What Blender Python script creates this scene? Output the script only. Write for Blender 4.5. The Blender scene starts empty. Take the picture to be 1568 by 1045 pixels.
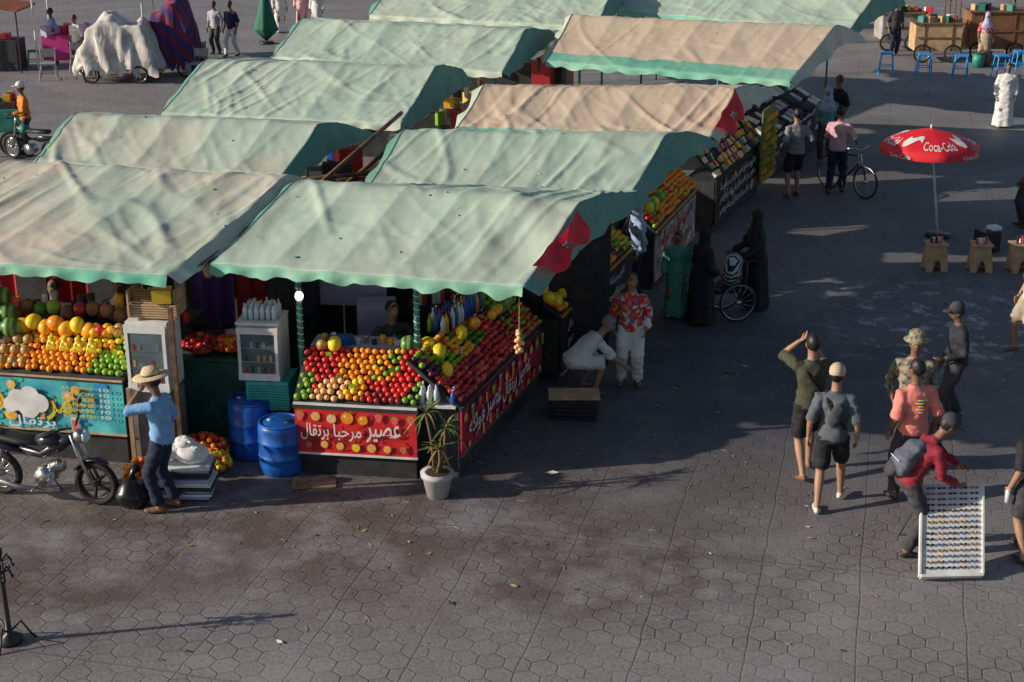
import bpy, bmesh, math, random
import numpy as np
from mathutils import Vector, Matrix, noise
from mathutils.bvhtree import BVHTree
R=random.Random(7)
V=Vector
scene=bpy.context.scene
COL=scene.collection
# ------------------------------------------------------------------ materials
MC={}
def nt(name):
    m=bpy.data.materials.new(name); m.use_nodes=True
    t=m.node_tree; b=t.nodes['Principled BSDF']; return m,t,b
def M(name,col,rough=.7,var=.12,scale=12,bump=0.0,metal=0,emit=0,col2=None,detail=4,trans=0):
    if name in MC: return MC[name]
    m,t,b=nt(name); N=t.nodes; L=t.links
    tc=N.new('ShaderNodeTexCoord'); n=N.new('ShaderNodeTexNoise'); n.inputs['Scale'].default_value=scale; n.inputs['Detail'].default_value=detail
    L.new(tc.outputs['Object'],n.inputs['Vector'])
    cr=N.new('ShaderNodeValToRGB'); e=cr.color_ramp.elements
    c1=tuple(max(0,c*(1-var*1.6)) for c in col)+(1,); c2=tuple(min(1,c*(1+var)) for c in (col2 or col))+(1,)
    e[0].position=.33; e[1].position=.67; e[0].color=c1; e[1].color=c2
    L.new(n.outputs['Fac'],cr.inputs['Fac']); L.new(cr.outputs['Color'],b.inputs['Base Color'])
    b.inputs['Roughness'].default_value=rough; b.inputs['Metallic'].default_value=metal
    if trans: b.inputs['Transmission Weight'].default_value=trans
    if bump:
        bp=N.new('ShaderNodeBump'); bp.inputs['Strength'].default_value=bump; bp.inputs['Distance'].default_value=.02
        L.new(n.outputs['Fac'],bp.inputs['Height']); L.new(bp.outputs['Normal'],b.inputs['Normal'])
    if emit:
        b.inputs['Emission Color'].default_value=tuple(col)+(1,); b.inputs['Emission Strength'].default_value=emit
    MC[name]=m; return m
def stripes(name,c1,c2,scale=20,axis='X',rough=.8):
    if name in MC: return MC[name]
    m,t,b=nt(name); N=t.nodes; L=t.links
    tc=N.new('ShaderNodeTexCoord'); w=N.new('ShaderNodeTexWave'); w.bands_direction=axis; w.inputs['Scale'].default_value=scale; w.inputs['Distortion'].default_value=1.0
    L.new(tc.outputs['Object'],w.inputs['Vector']); cr=N.new('ShaderNodeValToRGB'); e=cr.color_ramp.elements
    e[0].position=.45;e[1].position=.55;e[0].color=c1+(1,);e[1].color=c2+(1,)
    L.new(w.outputs['Fac'],cr.inputs['Fac']); L.new(cr.outputs['Color'],b.inputs['Base Color']); b.inputs['Roughness'].default_value=rough
    MC[name]=m; return m
def spots(name,base,cols,scale=14,rough=.8):
    if name in MC: return MC[name]
    m,t,b=nt(name); N=t.nodes; L=t.links
    tc=N.new('ShaderNodeTexCoord'); v=N.new('ShaderNodeTexVoronoi'); v.inputs['Scale'].default_value=scale
    L.new(tc.outputs['Object'],v.inputs['Vector']); sp=N.new('ShaderNodeSeparateColor'); L.new(v.outputs['Color'],sp.inputs['Color'])
    cr=N.new('ShaderNodeValToRGB'); cr.color_ramp.interpolation='CONSTANT'; e=cr.color_ramp.elements
    allc=[base]+cols; e[0].position=0; e[0].color=allc[0]+(1,); e[1].position=.45; e[1].color=allc[1]+(1,)
    for i,c in enumerate(allc[2:]):
        q=e.new(.45+.55*(i+1)/(len(allc)-1)); q.color=c+(1,)
    L.new(sp.outputs['Red'],cr.inputs['Fac']); L.new(cr.outputs['Color'],b.inputs['Base Color']); b.inputs['Roughness'].default_value=rough
    MC[name]=m; return m
def tarp_mat(name,ca,cb,dirt=(.3,.29,.23),transl=.16):
    m,t,b=nt(name); N=t.nodes; L=t.links
    tc=N.new('ShaderNodeTexCoord')
    def noi(s,d,st=None,rough=.5):
        n=N.new('ShaderNodeTexNoise'); n.inputs['Scale'].default_value=s; n.inputs['Detail'].default_value=d; n.inputs['Roughness'].default_value=rough
        if st:
            mp=N.new('ShaderNodeMapping'); mp.inputs['Scale'].default_value=st; L.new(tc.outputs['Object'],mp.inputs['Vector']); L.new(mp.outputs['Vector'],n.inputs['Vector'])
        else: L.new(tc.outputs['Object'],n.inputs['Vector'])
        return n
    n1=noi(.55,4); n2=noi(2.2,6,(1,.35,1),.6); n3=noi(9,4); n4=noi(5.5,5,(1,1,1),.7)
    def mix(f,c1,c2):
        x=N.new('ShaderNodeMix'); x.data_type='RGBA'; L.new(f,x.inputs[0])
        for i,c in ((6,c1),(7,c2)):
            if isinstance(c,tuple): x.inputs[i].default_value=c+(1,)
            else: L.new(c,x.inputs[i])
        return x.outputs[2]
    def rng(n,a,b_,d):
        r=N.new('ShaderNodeMapRange'); r.inputs[1].default_value=a; r.inputs[2].default_value=b_; r.inputs[4].default_value=d; L.new(n.outputs['Fac'],r.inputs[0]); return r.outputs[0]
    c=mix(rng(n1,.38,.64,1),ca,cb); c=mix(rng(n2,.48,.78,.5),c,dirt); c=mix(rng(n4,.6,.72,.45),c,tuple(q*.75 for q in dirt))
    L.new(c,b.inputs['Base Color']); b.inputs['Roughness'].default_value=.7
    bp=N.new('ShaderNodeBump'); bp.inputs['Strength'].default_value=.3; bp.inputs['Distance'].default_value=.03; L.new(n2.outputs['Fac'],bp.inputs['Height'])
    bp2=N.new('ShaderNodeBump'); bp2.inputs['Strength'].default_value=.18; bp2.inputs['Distance'].default_value=.01; L.new(n3.outputs['Fac'],bp2.inputs['Height']); L.new(bp.outputs['Normal'],bp2.inputs['Normal'])
    L.new(bp2.outputs['Normal'],b.inputs['Normal'])
    tr=N.new('ShaderNodeBsdfTranslucent'); L.new(c,tr.inputs['Color']); ms=N.new('ShaderNodeMixShader'); ms.inputs[0].default_value=transl
    L.new(b.outputs[0],ms.inputs[1]); L.new(tr.outputs[0],ms.inputs[2]); L.new(ms.outputs[0],N['Material Output'].inputs['Surface'])
    MC[name]=m; return m
# ------------------------------------------------------------------ mesh builder
def ico(sub):
    bm=bmesh.new(); bmesh.ops.create_icosphere(bm,subdivisions=sub,radius=1); bm.verts.ensure_lookup_table()
    v=np.array([x.co[:] for x in bm.verts]); f=[[q.index for q in p.verts] for p in bm.faces]; bm.free(); return v,f
ICO={1:ico(1),2:ico(2),3:ico(3)}
class MB:
    def __init__(s): s.v=[];s.f=[];s.m=[];s.sm=[];s.mats=[]
    def mi(s,mat):
        if mat not in s.mats: s.mats.append(mat)
        return s.mats.index(mat)
    def add(s,vs,fs,mat,smooth=True):
        o=len(s.v); s.v.extend([tuple(x) for x in vs]); k=s.mi(mat)
        for f in fs: s.f.append([i+o for i in f]); s.m.append(k); s.sm.append(smooth)
    def box(s,c,size,mat,rz=0,rot=None,taper=1):
        hx,hy,hz=size[0]/2,size[1]/2,size[2]/2
        vs=[V((x*hx*(taper if z>0 else 1),y*hy*(taper if z>0 else 1),z*hz)) for z in(-1,1) for y in(-1,1) for x in(-1,1)]
        m=rot if rot is not None else Matrix.Rotation(rz,3,'Z'); c=V(c)
        s.add([m@q+c for q in vs],[(0,2,3,1),(4,5,7,6),(0,1,5,4),(2,6,7,3),(1,3,7,5),(0,4,6,2)],mat,False)
    def ell(s,c,r,mat,rot=None,sub=2):
        v,f=ICO[sub]; c=V(c); r=(r,r,r) if isinstance(r,(int,float)) else r
        vs=[V((a[0]*r[0],a[1]*r[1],a[2]*r[2])) for a in v]
        if rot is not None: vs=[rot@q for q in vs]
        s.add([q+c for q in vs],f,mat,True)
    def tube(s,pts,radii,mat,seg=10,ref=(1,0,0),cap=.5,fold=0,nf=7,ph=0,smooth=True):
        pts=[V(p) for p in pts]; n=len(pts); ref=V(ref)
        if isinstance(radii,(int,float)): radii=[radii]*n
        vs=[];fs=[]
        for i in range(n):
            t=(pts[min(i+1,n-1)]-pts[max(i-1,0)])
            if t.length<1e-7: t=V((0,0,1))
            t.normalize()
            sd=ref-t*ref.dot(t)
            if sd.length<.05:
                sd=V((0,1,0)); sd=sd-t*sd.dot(t)
                if sd.length<.05: sd=V((0,0,1))-t*t.z
            sd.normalize(); up=t.cross(sd)
            r=radii[i]; a,b=(r,r) if isinstance(r,(int,float)) else r
            for k in range(seg):
                th=2*math.pi*k/seg; q=1+(fold*(i/(n-1))*math.sin(nf*th+ph+i*.3) if fold else 0)
                vs.append(pts[i]+sd*(a*q*math.cos(th))+up*(b*q*math.sin(th)))
        for i in range(n-1):
            for k in range(seg):
                a=i*seg+k; b2=i*seg+(k+1)%seg; fs.append((a,b2,b2+seg,a+seg))
        r0=radii[0] if isinstance(radii[0],(int,float)) else min(radii[0]); r1=radii[-1] if isinstance(radii[-1],(int,float)) else min(radii[-1])
        t0=(pts[0]-pts[1]).normalized(); t1=(pts[-1]-pts[-2]).normalized()
        vs.append(pts[0]+t0*r0*cap); vs.append(pts[-1]+t1*r1*cap); c0=len(vs)-2;c1=c0+1
        for k in range(seg):
            fs.append((c0,(k+1)%seg,k)); o=(n-1)*seg; fs.append((c1,o+k,o+(k+1)%seg))
        s.add(vs,fs,mat,smooth)
    def cyl(s,a,b,r,mat,seg=14,r2=None): s.tube([a,b],[r,r if r2 is None else r2],mat,seg=seg,cap=0,smooth=seg>9)
    def torus(s,c,axis,Rr,r,mat,seg=28,rs=6):
        c=V(c);ax=V(axis).normalized(); a=ax.orthogonal().normalized(); b=ax.cross(a); vs=[];fs=[]
        for i in range(seg):
            th=2*math.pi*i/seg; d=a*math.cos(th)+b*math.sin(th)
            for k in range(rs):
                p=2*math.pi*k/rs; vs.append(c+d*(Rr+r*math.cos(p))+ax*r*math.sin(p))
        for i in range(seg):
            for k in range(rs):
                fs.append((i*rs+k,((i+1)%seg)*rs+k,((i+1)%seg)*rs+(k+1)%rs,i*rs+(k+1)%rs))
        s.add(vs,fs,mat)
    def mesh(s,name):
        me=bpy.data.meshes.new(name); me.from_pydata(s.v,[],s.f)
        for m in s.mats: me.materials.append(m)
        me.polygons.foreach_set('material_index',s.m); me.polygons.foreach_set('use_smooth',s.sm); me.update(); return me
    def build(s,name,loc=(0,0,0),rz=0,parent=None,sc=1,bevel=0):
        ob=bpy.data.objects.new(name,s.mesh(name)); COL.objects.link(ob); ob.location=loc; ob.rotation_euler=(0,0,rz); ob.scale=(sc,)*3
        if bevel:
            bv=ob.modifiers.new('bevel','BEVEL'); bv.width=bevel; bv.segments=2; bv.limit_method='ANGLE'
        if parent:
            ob.parent=parent; ob.matrix_parent_inverse=Matrix.Translation(parent.location).inverted()
        return ob
def empty(name,loc):
    e=bpy.data.objects.new(name,None); COL.objects.link(e); e.location=loc; return e
TXC={}
def textmesh(s):
    if s in TXC: return TXC[s]
    cu=bpy.data.curves.new('t','FONT'); cu.body=s; cu.resolution_u=3; cu.offset=.012; ob=bpy.data.objects.new('t',cu); COL.objects.link(ob)
    dg=bpy.context.evaluated_depsgraph_get(); ev=ob.evaluated_get(dg); me=ev.to_mesh(); vs=[(v.co.x,v.co.y) for v in me.vertices]; fs=[tuple(p.vertices) for p in me.polygons]; ev.to_mesh_clear(); bpy.data.objects.remove(ob)
    if vs:
        x0=min(v[0] for v in vs);x1=max(v[0] for v in vs);y0=min(v[1] for v in vs);y1=max(v[1] for v in vs)
        vs=[((x-x0)/(x1-x0),(y-y0)/(y1-y0)) for x,y in vs]
    TXC[s]=(vs,fs); return TXC[s]
def put_text(b,O,ax,up,W,Hh,s,mat):
    vs,fs=textmesh(s)
    if vs: b.add([V(O)+V(ax)*(x*W)+V(up)*(y*Hh) for x,y in vs],fs,mat,False)
ASIR='\uFEAE\uFEF4\uFEBC\uFECB'; BURT='\uFEDD\uFE8E\uFED8\uFE97\uFEAE\uFE91'; FAW='\uFEEA\uFEDB\uFE8D\uFEEE\uFED3'; MARH='\uFE8E\uFE92\uFEA3\uFEAE\uFEE3'
# ------------------------------------------------------------------ palette
skin=M('skin_tan',(.36,.2,.125),.55,.08,8); skin2=M('skin_brown',(.22,.115,.07),.55,.08,8)
hairm=M('hair_black',(.012,.01,.009),.5,.3,40,.3); hairb=M('hair_brown',(.09,.04,.02),.5,.3,40,.3)
black=M('cloth_black',(.012,.012,.014),.85,.3,9); darkgrey=M('cloth_darkgrey',(.045,.047,.055),.85,.2,9)
white=M('cloth_white',(.7,.69,.66),.8,.07,9,.2); eyew=M('eye_white',(.7,.7,.7),.3,0); eyed=M('eye_dark',(.01,.01,.01),.3,0); lip=M('lips',(.3,.09,.07),.5,0)
steel=M('steel',(.5,.5,.5),.3,.1,10,metal=1); rubber=M('rubber',(.015,.015,.015),.8,.2,10)
wood=M('wood_brown',(.2,.1,.05),.7,.3,8,.3); teal=M('paint_teal',(.03,.25,.2),.5,.2,6); card=M('cardboard',(.5,.34,.19),.85,.15,6)
redp=M('plastic_red',(.6,.02,.03),.5,.1,6); bluep=M('plastic_blue',(.01,.1,.42),.4,.3,5); whitep=M('paint_white',(.72,.72,.7),.5,.1,5)
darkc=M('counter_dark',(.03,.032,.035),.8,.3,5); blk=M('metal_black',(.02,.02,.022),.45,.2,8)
lilac=M('laminate_lilac',(.42,.4,.6),.5,.08,4); glass=M('bottle_clear',(.6,.68,.72),.12,.05,5)
yel=M('plastic_yellow',(.75,.5,.03),.5,.08,6)
tarpG=tarp_mat('tarp_mint',(.50,.66,.53),(.60,.70,.57)); tarpB=tarp_mat('tarp_beige',(.76,.58,.42),(.70,.58,.43),(.5,.38,.27))
tarpM=tarp_mat('tarp_mint_faded',(.50,.62,.51),(.70,.63,.51)); tarpD=tarp_mat('tarp_side_shade',(.10,.30,.24),(.16,.36,.28),(.12,.16,.12)); tarpT=tarp_mat('tarp_edge_green',(.14,.50,.36),(.34,.62,.46),(.2,.3,.22))  # tarpD: flaps of the same roof fabric, shade put in as a darker green
FR={k:M('fruit_'+k,c,.36,.14,30) for k,c in dict(red=(.7,.03,.025),dred=(.33,.02,.025),orange=(.95,.3,.01),yellow=(.95,.65,.02),lime=(.2,.4,.02),green=(.06,.2,.02),peach=(.95,.5,.2),purple=(.12,.015,.06),mango=(.95,.43,.02),tan=(.45,.28,.1),pink=(.8,.13,.13)).items()}
melon=stripes('watermelon',(.03,.12,.02),(.2,.33,.09),4,'X',.4)
# ------------------------------------------------------------------ world, sun, camera
EL=math.radians(20.5); sdir=V((.982,.19)).normalized()
w=bpy.data.worlds.new("World"); scene.world=w; w.use_nodes=True
bg=w.node_tree.nodes['Background']; sk=w.node_tree.nodes.new('ShaderNodeTexSky'); sk.sky_type='NISHITA'; sk.sun_disc=False
sk.sun_elevation=EL; sk.sun_rotation=math.atan2(-sdir.x,-sdir.y)%(2*math.pi)
w.node_tree.links.new(sk.outputs[0],bg.inputs[0]); bg.inputs[1].default_value=.085
sl=bpy.data.lights.new('sun','SUN'); sl.energy=5; sl.angle=math.radians(.6); sl.color=(1,.89,.755)
so=bpy.data.objects.new('sun',sl); COL.objects.link(so); so.location=(-20,-5,20)
so.rotation_euler=V((sdir.x*math.cos(EL),sdir.y*math.cos(EL),-math.sin(EL))).to_track_quat('-Z','Y').to_euler()
cd=bpy.data.cameras.new('camera'); cam=bpy.data.objects.new('camera',cd); COL.objects.link(cam); scene.camera=cam
cd.lens=52.8; cd.sensor_width=36; cd.clip_end=2000; cam.location=(0,0,7.45); cam.rotation_euler=(math.radians(90-19.67),0,0)
scene.view_settings.view_transform='Standard'; scene.view_settings.look='None'; scene.view_settings.exposure=0
# ------------------------------------------------------------------ ground
def ground_mat():
    m,t,b=nt('paving'); N=t.nodes; L=t.links
    tc=N.new('ShaderNodeTexCoord')
    def noi(sc,det,vec=None,rough=.5):
        n=N.new('ShaderNodeTexNoise'); n.inputs['Scale'].default_value=sc; n.inputs['Detail'].default_value=det; n.inputs['Roughness'].default_value=rough
        L.new(vec or tc.outputs['Object'],n.inputs['Vector']); return n.outputs['Fac']
    def vm(op,a,bb=None):
        n=N.new('ShaderNodeVectorMath'); n.operation=op
        for i,x in enumerate((a,bb)):
            if x is None: continue
            if isinstance(x,tuple): n.inputs[i].default_value=x
            else: L.new(x,n.inputs[i])
        return n
    wob=N.new('ShaderNodeTexNoise'); wob.inputs['Scale'].default_value=1.3; wob.inputs['Detail'].default_value=3; L.new(tc.outputs['Object'],wob.inputs['Vector'])
    ws=vm('SCALE',wob.outputs['Color']); ws.inputs['Scale'].default_value=.1
    wc=vm('ADD',tc.outputs['Object'],ws.outputs[0]).outputs[0]
    mp=N.new('ShaderNodeMapping'); mp.inputs['Rotation'].default_value=(0,0,math.radians(14)); mp.inputs['Location'].default_value=(500.3,500.1,0)
    L.new(wc,mp.inputs['Vector'])
    def mm(op,a,bb=None,c=None):
        n=N.new('ShaderNodeMath'); n.operation=op
        for i,x in enumerate((a,bb,c)):
            if x is None: continue
            if isinstance(x,(int,float)): n.inputs[i].default_value=x
            else: L.new(x,n.inputs[i])
        return n.outputs[0]
    def rng(f,a,b,c=0,dd=1):
        x=N.new('ShaderNodeMapRange'); x.inputs[1].default_value=a;x.inputs[2].default_value=b;x.inputs[3].default_value=c;x.inputs[4].default_value=dd; L.new(f,x.inputs[0]); return x.outputs[0]
    S=.25
    p=vm('SCALE',mp.outputs[0]); p.inputs['Scale'].default_value=1/S; p=p.outputs[0]
    r=(1.0,1.7320508,1.0); h=(.5,.8660254,.5)
    a=vm('SUBTRACT',vm('MODULO',p,r).outputs[0],h).outputs[0]
    bb=vm('SUBTRACT',vm('MODULO',vm('SUBTRACT',p,h).outputs[0],r).outputs[0],h).outputs[0]
    flat=(1,1,0)
    a=vm('MULTIPLY',a,flat).outputs[0]; bb=vm('MULTIPLY',bb,flat).outputs[0]
    la=vm('LENGTH',a).outputs['Value']; lb=vm('LENGTH',bb).outputs['Value']; sel=mm('LESS_THAN',lb,la)
    mx=N.new('ShaderNodeMix'); mx.data_type='VECTOR'; L.new(sel,mx.inputs[0]); L.new(a,mx.inputs[4]); L.new(bb,mx.inputs[5]); g=mx.outputs[1]
    ab=vm('ABSOLUTE',g).outputs[0]; sp=N.new('ShaderNodeSeparateXYZ'); L.new(ab,sp.inputs[0])
    d=mm('MAXIMUM',sp.outputs[0],mm('ADD',mm('MULTIPLY',sp.outputs[0],.5),mm('MULTIPLY',sp.outputs[1],.8660254)))
    J=rng(d,.455,.49)
    cid=vm('SUBTRACT',p,g).outputs[0]; wn=N.new('ShaderNodeTexWhiteNoise'); wn.noise_dimensions='2D'
    cr=vm('SNAP',vm('ADD',cid,(.05,.05,0)).outputs[0],(.25,.25,1)).outputs[0]; L.new(cr,wn.inputs['Vector'])
    spm=N.new('ShaderNodeSeparateXYZ'); L.new(p,spm.inputs[0])
    ln=mm('ABSOLUTE',mm('SUBTRACT',mm('FRACT',mm('DIVIDE',spm.outputs[0],4)),.5)); LJ=rng(ln,.012,.005)
    ln2=mm('ABSOLUTE',mm('SUBTRACT',mm('FRACT',mm('DIVIDE',spm.outputs[1],13.856)),.5)); LK=rng(ln2,.005,.002)
    n_mid=noi(.9,5,rough=.62); n_big=noi(.28,4,rough=.6); n_fine=noi(24,4,rough=.65)
    fill=rng(n_mid,.36,.6,.08,1)
    JJ=mm('MAXIMUM',mm('MULTIPLY',J,fill),mm('MULTIPLY',mm('MAXIMUM',LJ,LK),rng(n_mid,.3,.6,.35,.8)))
    def mixc(f,c1,c2):
        x=N.new('ShaderNodeMix'); x.data_type='RGBA'
        for i,c in ((0,f),(6,c1),(7,c2)):
            if isinstance(c,tuple): x.inputs[i].default_value=c+(1,)
            elif isinstance(c,(int,float)): x.inputs[i].default_value=c
            else: L.new(c,x.inputs[i])
        return x.outputs[2]
    base=mixc(wn.outputs['Value'],(.2,.193,.198),(.275,.265,.27))
    base=mixc(rng(n_big,.38,.6,0,.85),base,(.165,.152,.152))
    base=mixc(rng(n_mid,.5,.68,0,.55),base,(.12,.105,.1))
    base=mixc(rng(n_fine,.35,.7,0,.5),base,(.34,.325,.325))
    base=mixc(rng(n_fine,.3,.45,.5,0),base,(.11,.1,.1))
    pos=N.new('ShaderNodeSeparateXYZ'); L.new(tc.outputs['Object'],pos.inputs[0])
    def blob(cx,cy,rx,ry):
        dx=mm('DIVIDE',mm('SUBTRACT',pos.outputs[0],cx),rx); dy=mm('DIVIDE',mm('SUBTRACT',pos.outputs[1],cy),ry)
        return rng(mm('SQRT',mm('ADD',mm('MULTIPLY',dx,dx),mm('MULTIPLY',dy,dy))),.35,1,1,0)
    n_st=noi(1.3,6,rough=.7)
    st=mm('MULTIPLY',mm('MAXIMUM',mm('MAXIMUM',blob(-2.5,15.2,7,3.2),blob(.7,14.0,3.0,2.0)),blob(-5,13.5,3,2)),rng(n_st,.36,.58))
    base=mixc(mm('MULTIPLY',st,.78),base,(.075,.05,.04))
    grime_shade=mm('MULTIPLY',blob(3,19.5,7.5,6),rng(n_mid,.25,.5,.5,1))  # stained paving by the stalls, plus their shadow deepened in the base colour
    base=mixc(mm('MULTIPLY',grime_shade,.8),base,(.05,.047,.056))
    base=mixc(mm('MULTIPLY',blob(8,29,9,12),.65),base,(.085,.084,.092))  # right plaza: its shade is put into the paving colour
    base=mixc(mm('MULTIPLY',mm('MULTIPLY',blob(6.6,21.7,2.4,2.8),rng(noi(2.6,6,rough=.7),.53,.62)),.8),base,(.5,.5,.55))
    base=mixc(mm('MULTIPLY',JJ,.62),base,(.06,.053,.05))
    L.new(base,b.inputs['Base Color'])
    L.new(rng(n_big,.3,.7,.55,.85),b.inputs['Roughness'])
    hgt=mm('ADD',mm('MULTIPLY',mm('SUBTRACT',1,JJ),.5),mm('ADD',mm('MULTIPLY',n_fine,.4),mm('MULTIPLY',wn.outputs['Value'],.25)))
    bp=N.new('ShaderNodeBump'); bp.inputs['Strength'].default_value=.5; bp.inputs['Distance'].default_value=.02; L.new(hgt,bp.inputs['Height']); L.new(bp.outputs['Normal'],b.inputs['Normal'])
    return m
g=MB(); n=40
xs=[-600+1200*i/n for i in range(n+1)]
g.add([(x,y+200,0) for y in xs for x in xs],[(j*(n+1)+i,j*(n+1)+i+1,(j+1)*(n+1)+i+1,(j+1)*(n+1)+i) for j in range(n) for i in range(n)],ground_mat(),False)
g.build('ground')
# ------------------------------------------------------------------ tarp roofs
def tarp(parent,FL,FRt,BR,BL,ze,zr,mat,side,val,seed,rw=.55,rwl=None,nr=5,band=0,wr=1,zl=None,flap=.75,back=.3):
    b=MB(); nu,nv=120,84; zl=zl if zl is not None else zr; rwl=rwl or rw
    FL,FRt,BR,BL=[V(q) for q in (FL,FRt,BR,BL)]
    def base(u,w): return (FL*(1-u)+FRt*u)*(1-w)+(BL*(1-u)+BR*u)*w
    def tri(x,k): return max(0,1-abs(x)/k)
    def prof(u,w,wrk=True):
        top=zl+(zr-zl)*u; rr=rwl+(rw-rwl)*u
        if w<rr: q=w/rr; z=ze+(top-ze)*(q**.92)-.05*math.sin(q*math.pi)
        else: q=(w-rr)/(1-rr); z=top-back*(q**1.3)
        z-=.012*max(0,1-abs(w-rr)/.03)
        if not wrk: return z
        p=base(u,w); s=seed*13.7
        ph=(u*nr)%1; z-=.03*(4*ph*(1-ph))*math.sin(math.pi*min(1,w/rr*.6+.1))*wr
        z+=wr*(.022*noise.noise(V((p.x*.9+s,p.y*.9,0)))+.014*noise.noise(V((p.x*2.6+s,p.y*1.3,3)))+.006*noise.noise(V((p.x*7+s,p.y*4,5))))
        for a_,b_,c_,k_,am in ((1.1,.5,.22,.1,.03),(1.9,-1.0,.4,.13,.02),(.5,1.8,.5,.12,.016),(3.4,1.4,.6,.16,.012),(5.5,-2.4,.9,.18,.007)):
            cw=noise.noise(V((p.x*a_+p.y*b_+s,(p.y-p.x)*c_,7+a_))); mk=max(0,noise.noise(V((p.x*.6+a_*5,p.y*.6,s)))+.25)
            z+=wr*am*tri(cw,k_)*mk*1.6
        return z
    vs=[];idx={}
    def put(k,p): idx[k]=len(vs); vs.append(p)
    HV=3
    for i in range(nu+1):
        u=i/nu
        for j in range(-HV,nv+1):
            w=max(0,j/nv); p=base(u,w); z=prof(u,w)
            if j<0:
                q=-j/HV; out=(FL-BL).normalized(); hang=.12+.03*math.sin(u*37+seed)*math.sin(u*11)+.06*noise.noise(V((u*20,seed,0)))
                z-=hang*q; p=p+out*(.03*q+.025*math.sin(u*60+seed*3)*q)
            put((i,j),(p.x,p.y,z))
    fs=[];fv=[];fd=[]
    for i in range(nu):
        for j in range(-HV,nv):
            f=(idx[i,j],idx[i+1,j],idx[i+1,j+1],idx[i,j+1])
            if j<0 or j/nv<band+.03*noise.noise(V((i*.1,seed,0)))*(band>0): fv.append(f)
            else: fs.append(f)
    K=6
    for side_i,edge in ((nu,1),(0,-1)):
        for j in range(0,nv+1):
            w=j/nv; p0=V(vs[idx[side_i,j]]); out=(FRt-FL).normalized()*edge
            drop=(max(0,prof(1,w,False)-ze)*flap+.1+.04*noise.noise(V((w*9,seed,edge)))) if edge>0 else .12+.04*math.sin(w*30)
            for k in range(1,K+1):
                q=k/K; put((edge,j,k),(p0.x+out.x*(.16*q+.03*math.sin(w*26+seed)*q),p0.y+out.y*.14*q,p0.z-drop*q))
        for j in range(nv):
            for k in range(K):
                a=idx[side_i,j] if k==0 else idx[edge,j,k]; d=idx[side_i,j+1] if k==0 else idx[edge,j+1,k]
                fd.append((a,idx[edge,j,k+1],idx[edge,j+1,k+1],d))
    b.add(vs,fs,mat)
    km=b.mi(val)
    for f in fv: b.f.append(list(f)); b.m.append(km); b.sm.append(True)
    km=b.mi(side)
    for f in fd: b.f.append(list(f)); b.m.append(km); b.sm.append(True)
    b.build('roof_tarp',parent=parent)
    fr=MB(); inn=lambda u,w:base(u,w)
    for u,w in ((.06,.42),(.06,.95),(.5,.95),(.75,.95)):
        p=inn(u,w); fr.cyl((p.x,p.y,0),(p.x,p.y,prof(u,w,False)-.1),.028,teal,10)
    for w in (.03,rw,.96):
        a=inn(.02,w);c=inn(.96,w); fr.tube([(a.x,a.y,prof(.02,w,False)-.11),(c.x,c.y,prof(.96,w,False)-.11)],.028,wood,6)
    for u in (.02,.25,.5,.75,.96):
        pts=[(*inn(u,q),prof(u,q,False)-.12) for q in (.03,.2,.4,rw,.8,.96)]; fr.tube(pts,.026,wood,6)
    fr.build('roof_frame',parent=parent)
    rb=MB()
    for i in range(7):
        u=R.random();q=R.uniform(.1,.8);p=base(u,q); rb.ell((p.x,p.y,prof(u,q)+.008),(R.uniform(.012,.035),R.uniform(.01,.025),.008),R.choice([card,wood,whitep,FR['tan']]),Matrix.Rotation(R.uniform(0,3),3,'Z'),1)
    rb.build('debris_on_roof',parent=parent)
# ------------------------------------------------------------------ displays
def disp(parent,name,P0,P1,depth,z0,z1,colf,r=.04,inw=None,jit=.3,seed=0,skip=0):
    rr=random.Random(seed); P0=V(P0);P1=V(P1); d=(P1-P0); Ln=d.length; d.normalize(); n=V((-d.y,d.x)) if inw is None else V(inw)
    b=MB(); sl=math.hypot(depth,z1-z0)
    def pt(a,t,up=0): 
        q=P0+d*a+n*(depth*t); return V((q.x,q.y,z0+(z1-z0)*t+up))
    vs=[pt(-.02,-.03,-.03),pt(Ln+.02,-.03,-.03),pt(Ln+.02,1.05,-.03),pt(-.02,1.05,-.03)]; vs+= [v-V((0,0,.05)) for v in vs]
    b.add(vs,[(0,1,2,3),(7,6,5,4),(0,4,5,1),(1,5,6,2),(2,6,7,3),(3,7,4,0)],darkc,False)
    acc={}
    nr=max(1,int(sl/(r*1.75)))
    for j in range(nr):
        t=(j+.5)/nr; na=int(Ln/(r*2.02))
        for i in range(na):
            a=(i+.5+(.5 if j%2 else 0)*1)/na*Ln
            if a>Ln: continue
            if rr.random()<skip: continue
            k=colf(a/Ln,t,rr); 
            if k is None: continue
            s=r*rr.uniform(.85,1.12); bump=.02*noise.noise(V((a*3,t*3,seed)))
            acc.setdefault(k,[]).append((pt(a+rr.uniform(-jit,jit)*r,t+rr.uniform(-jit,jit)*r/sl,r*rr.uniform(.35,.8)+bump),s))
    v,f=ICO[1] if r<.035 else ICO[2]; v=np.array(v)
    for k,lst in acc.items():
        for c,s in lst:
            sc=np.array([s,s,s*.93]); b.add(v*sc+np.array(c),f,FR[k])
    for i in range(int(Ln*3)):
        a=rr.uniform(.05,.95)*Ln;t=rr.uniform(.1,.9); c=pt(a,t,r*2.1); b.box(c,(.07,.004,.05),rr.choice([whitep,yel,FR['lime'],FR['green']]),math.atan2(d.y,d.x))
    return b.build(name,parent=parent)
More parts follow.
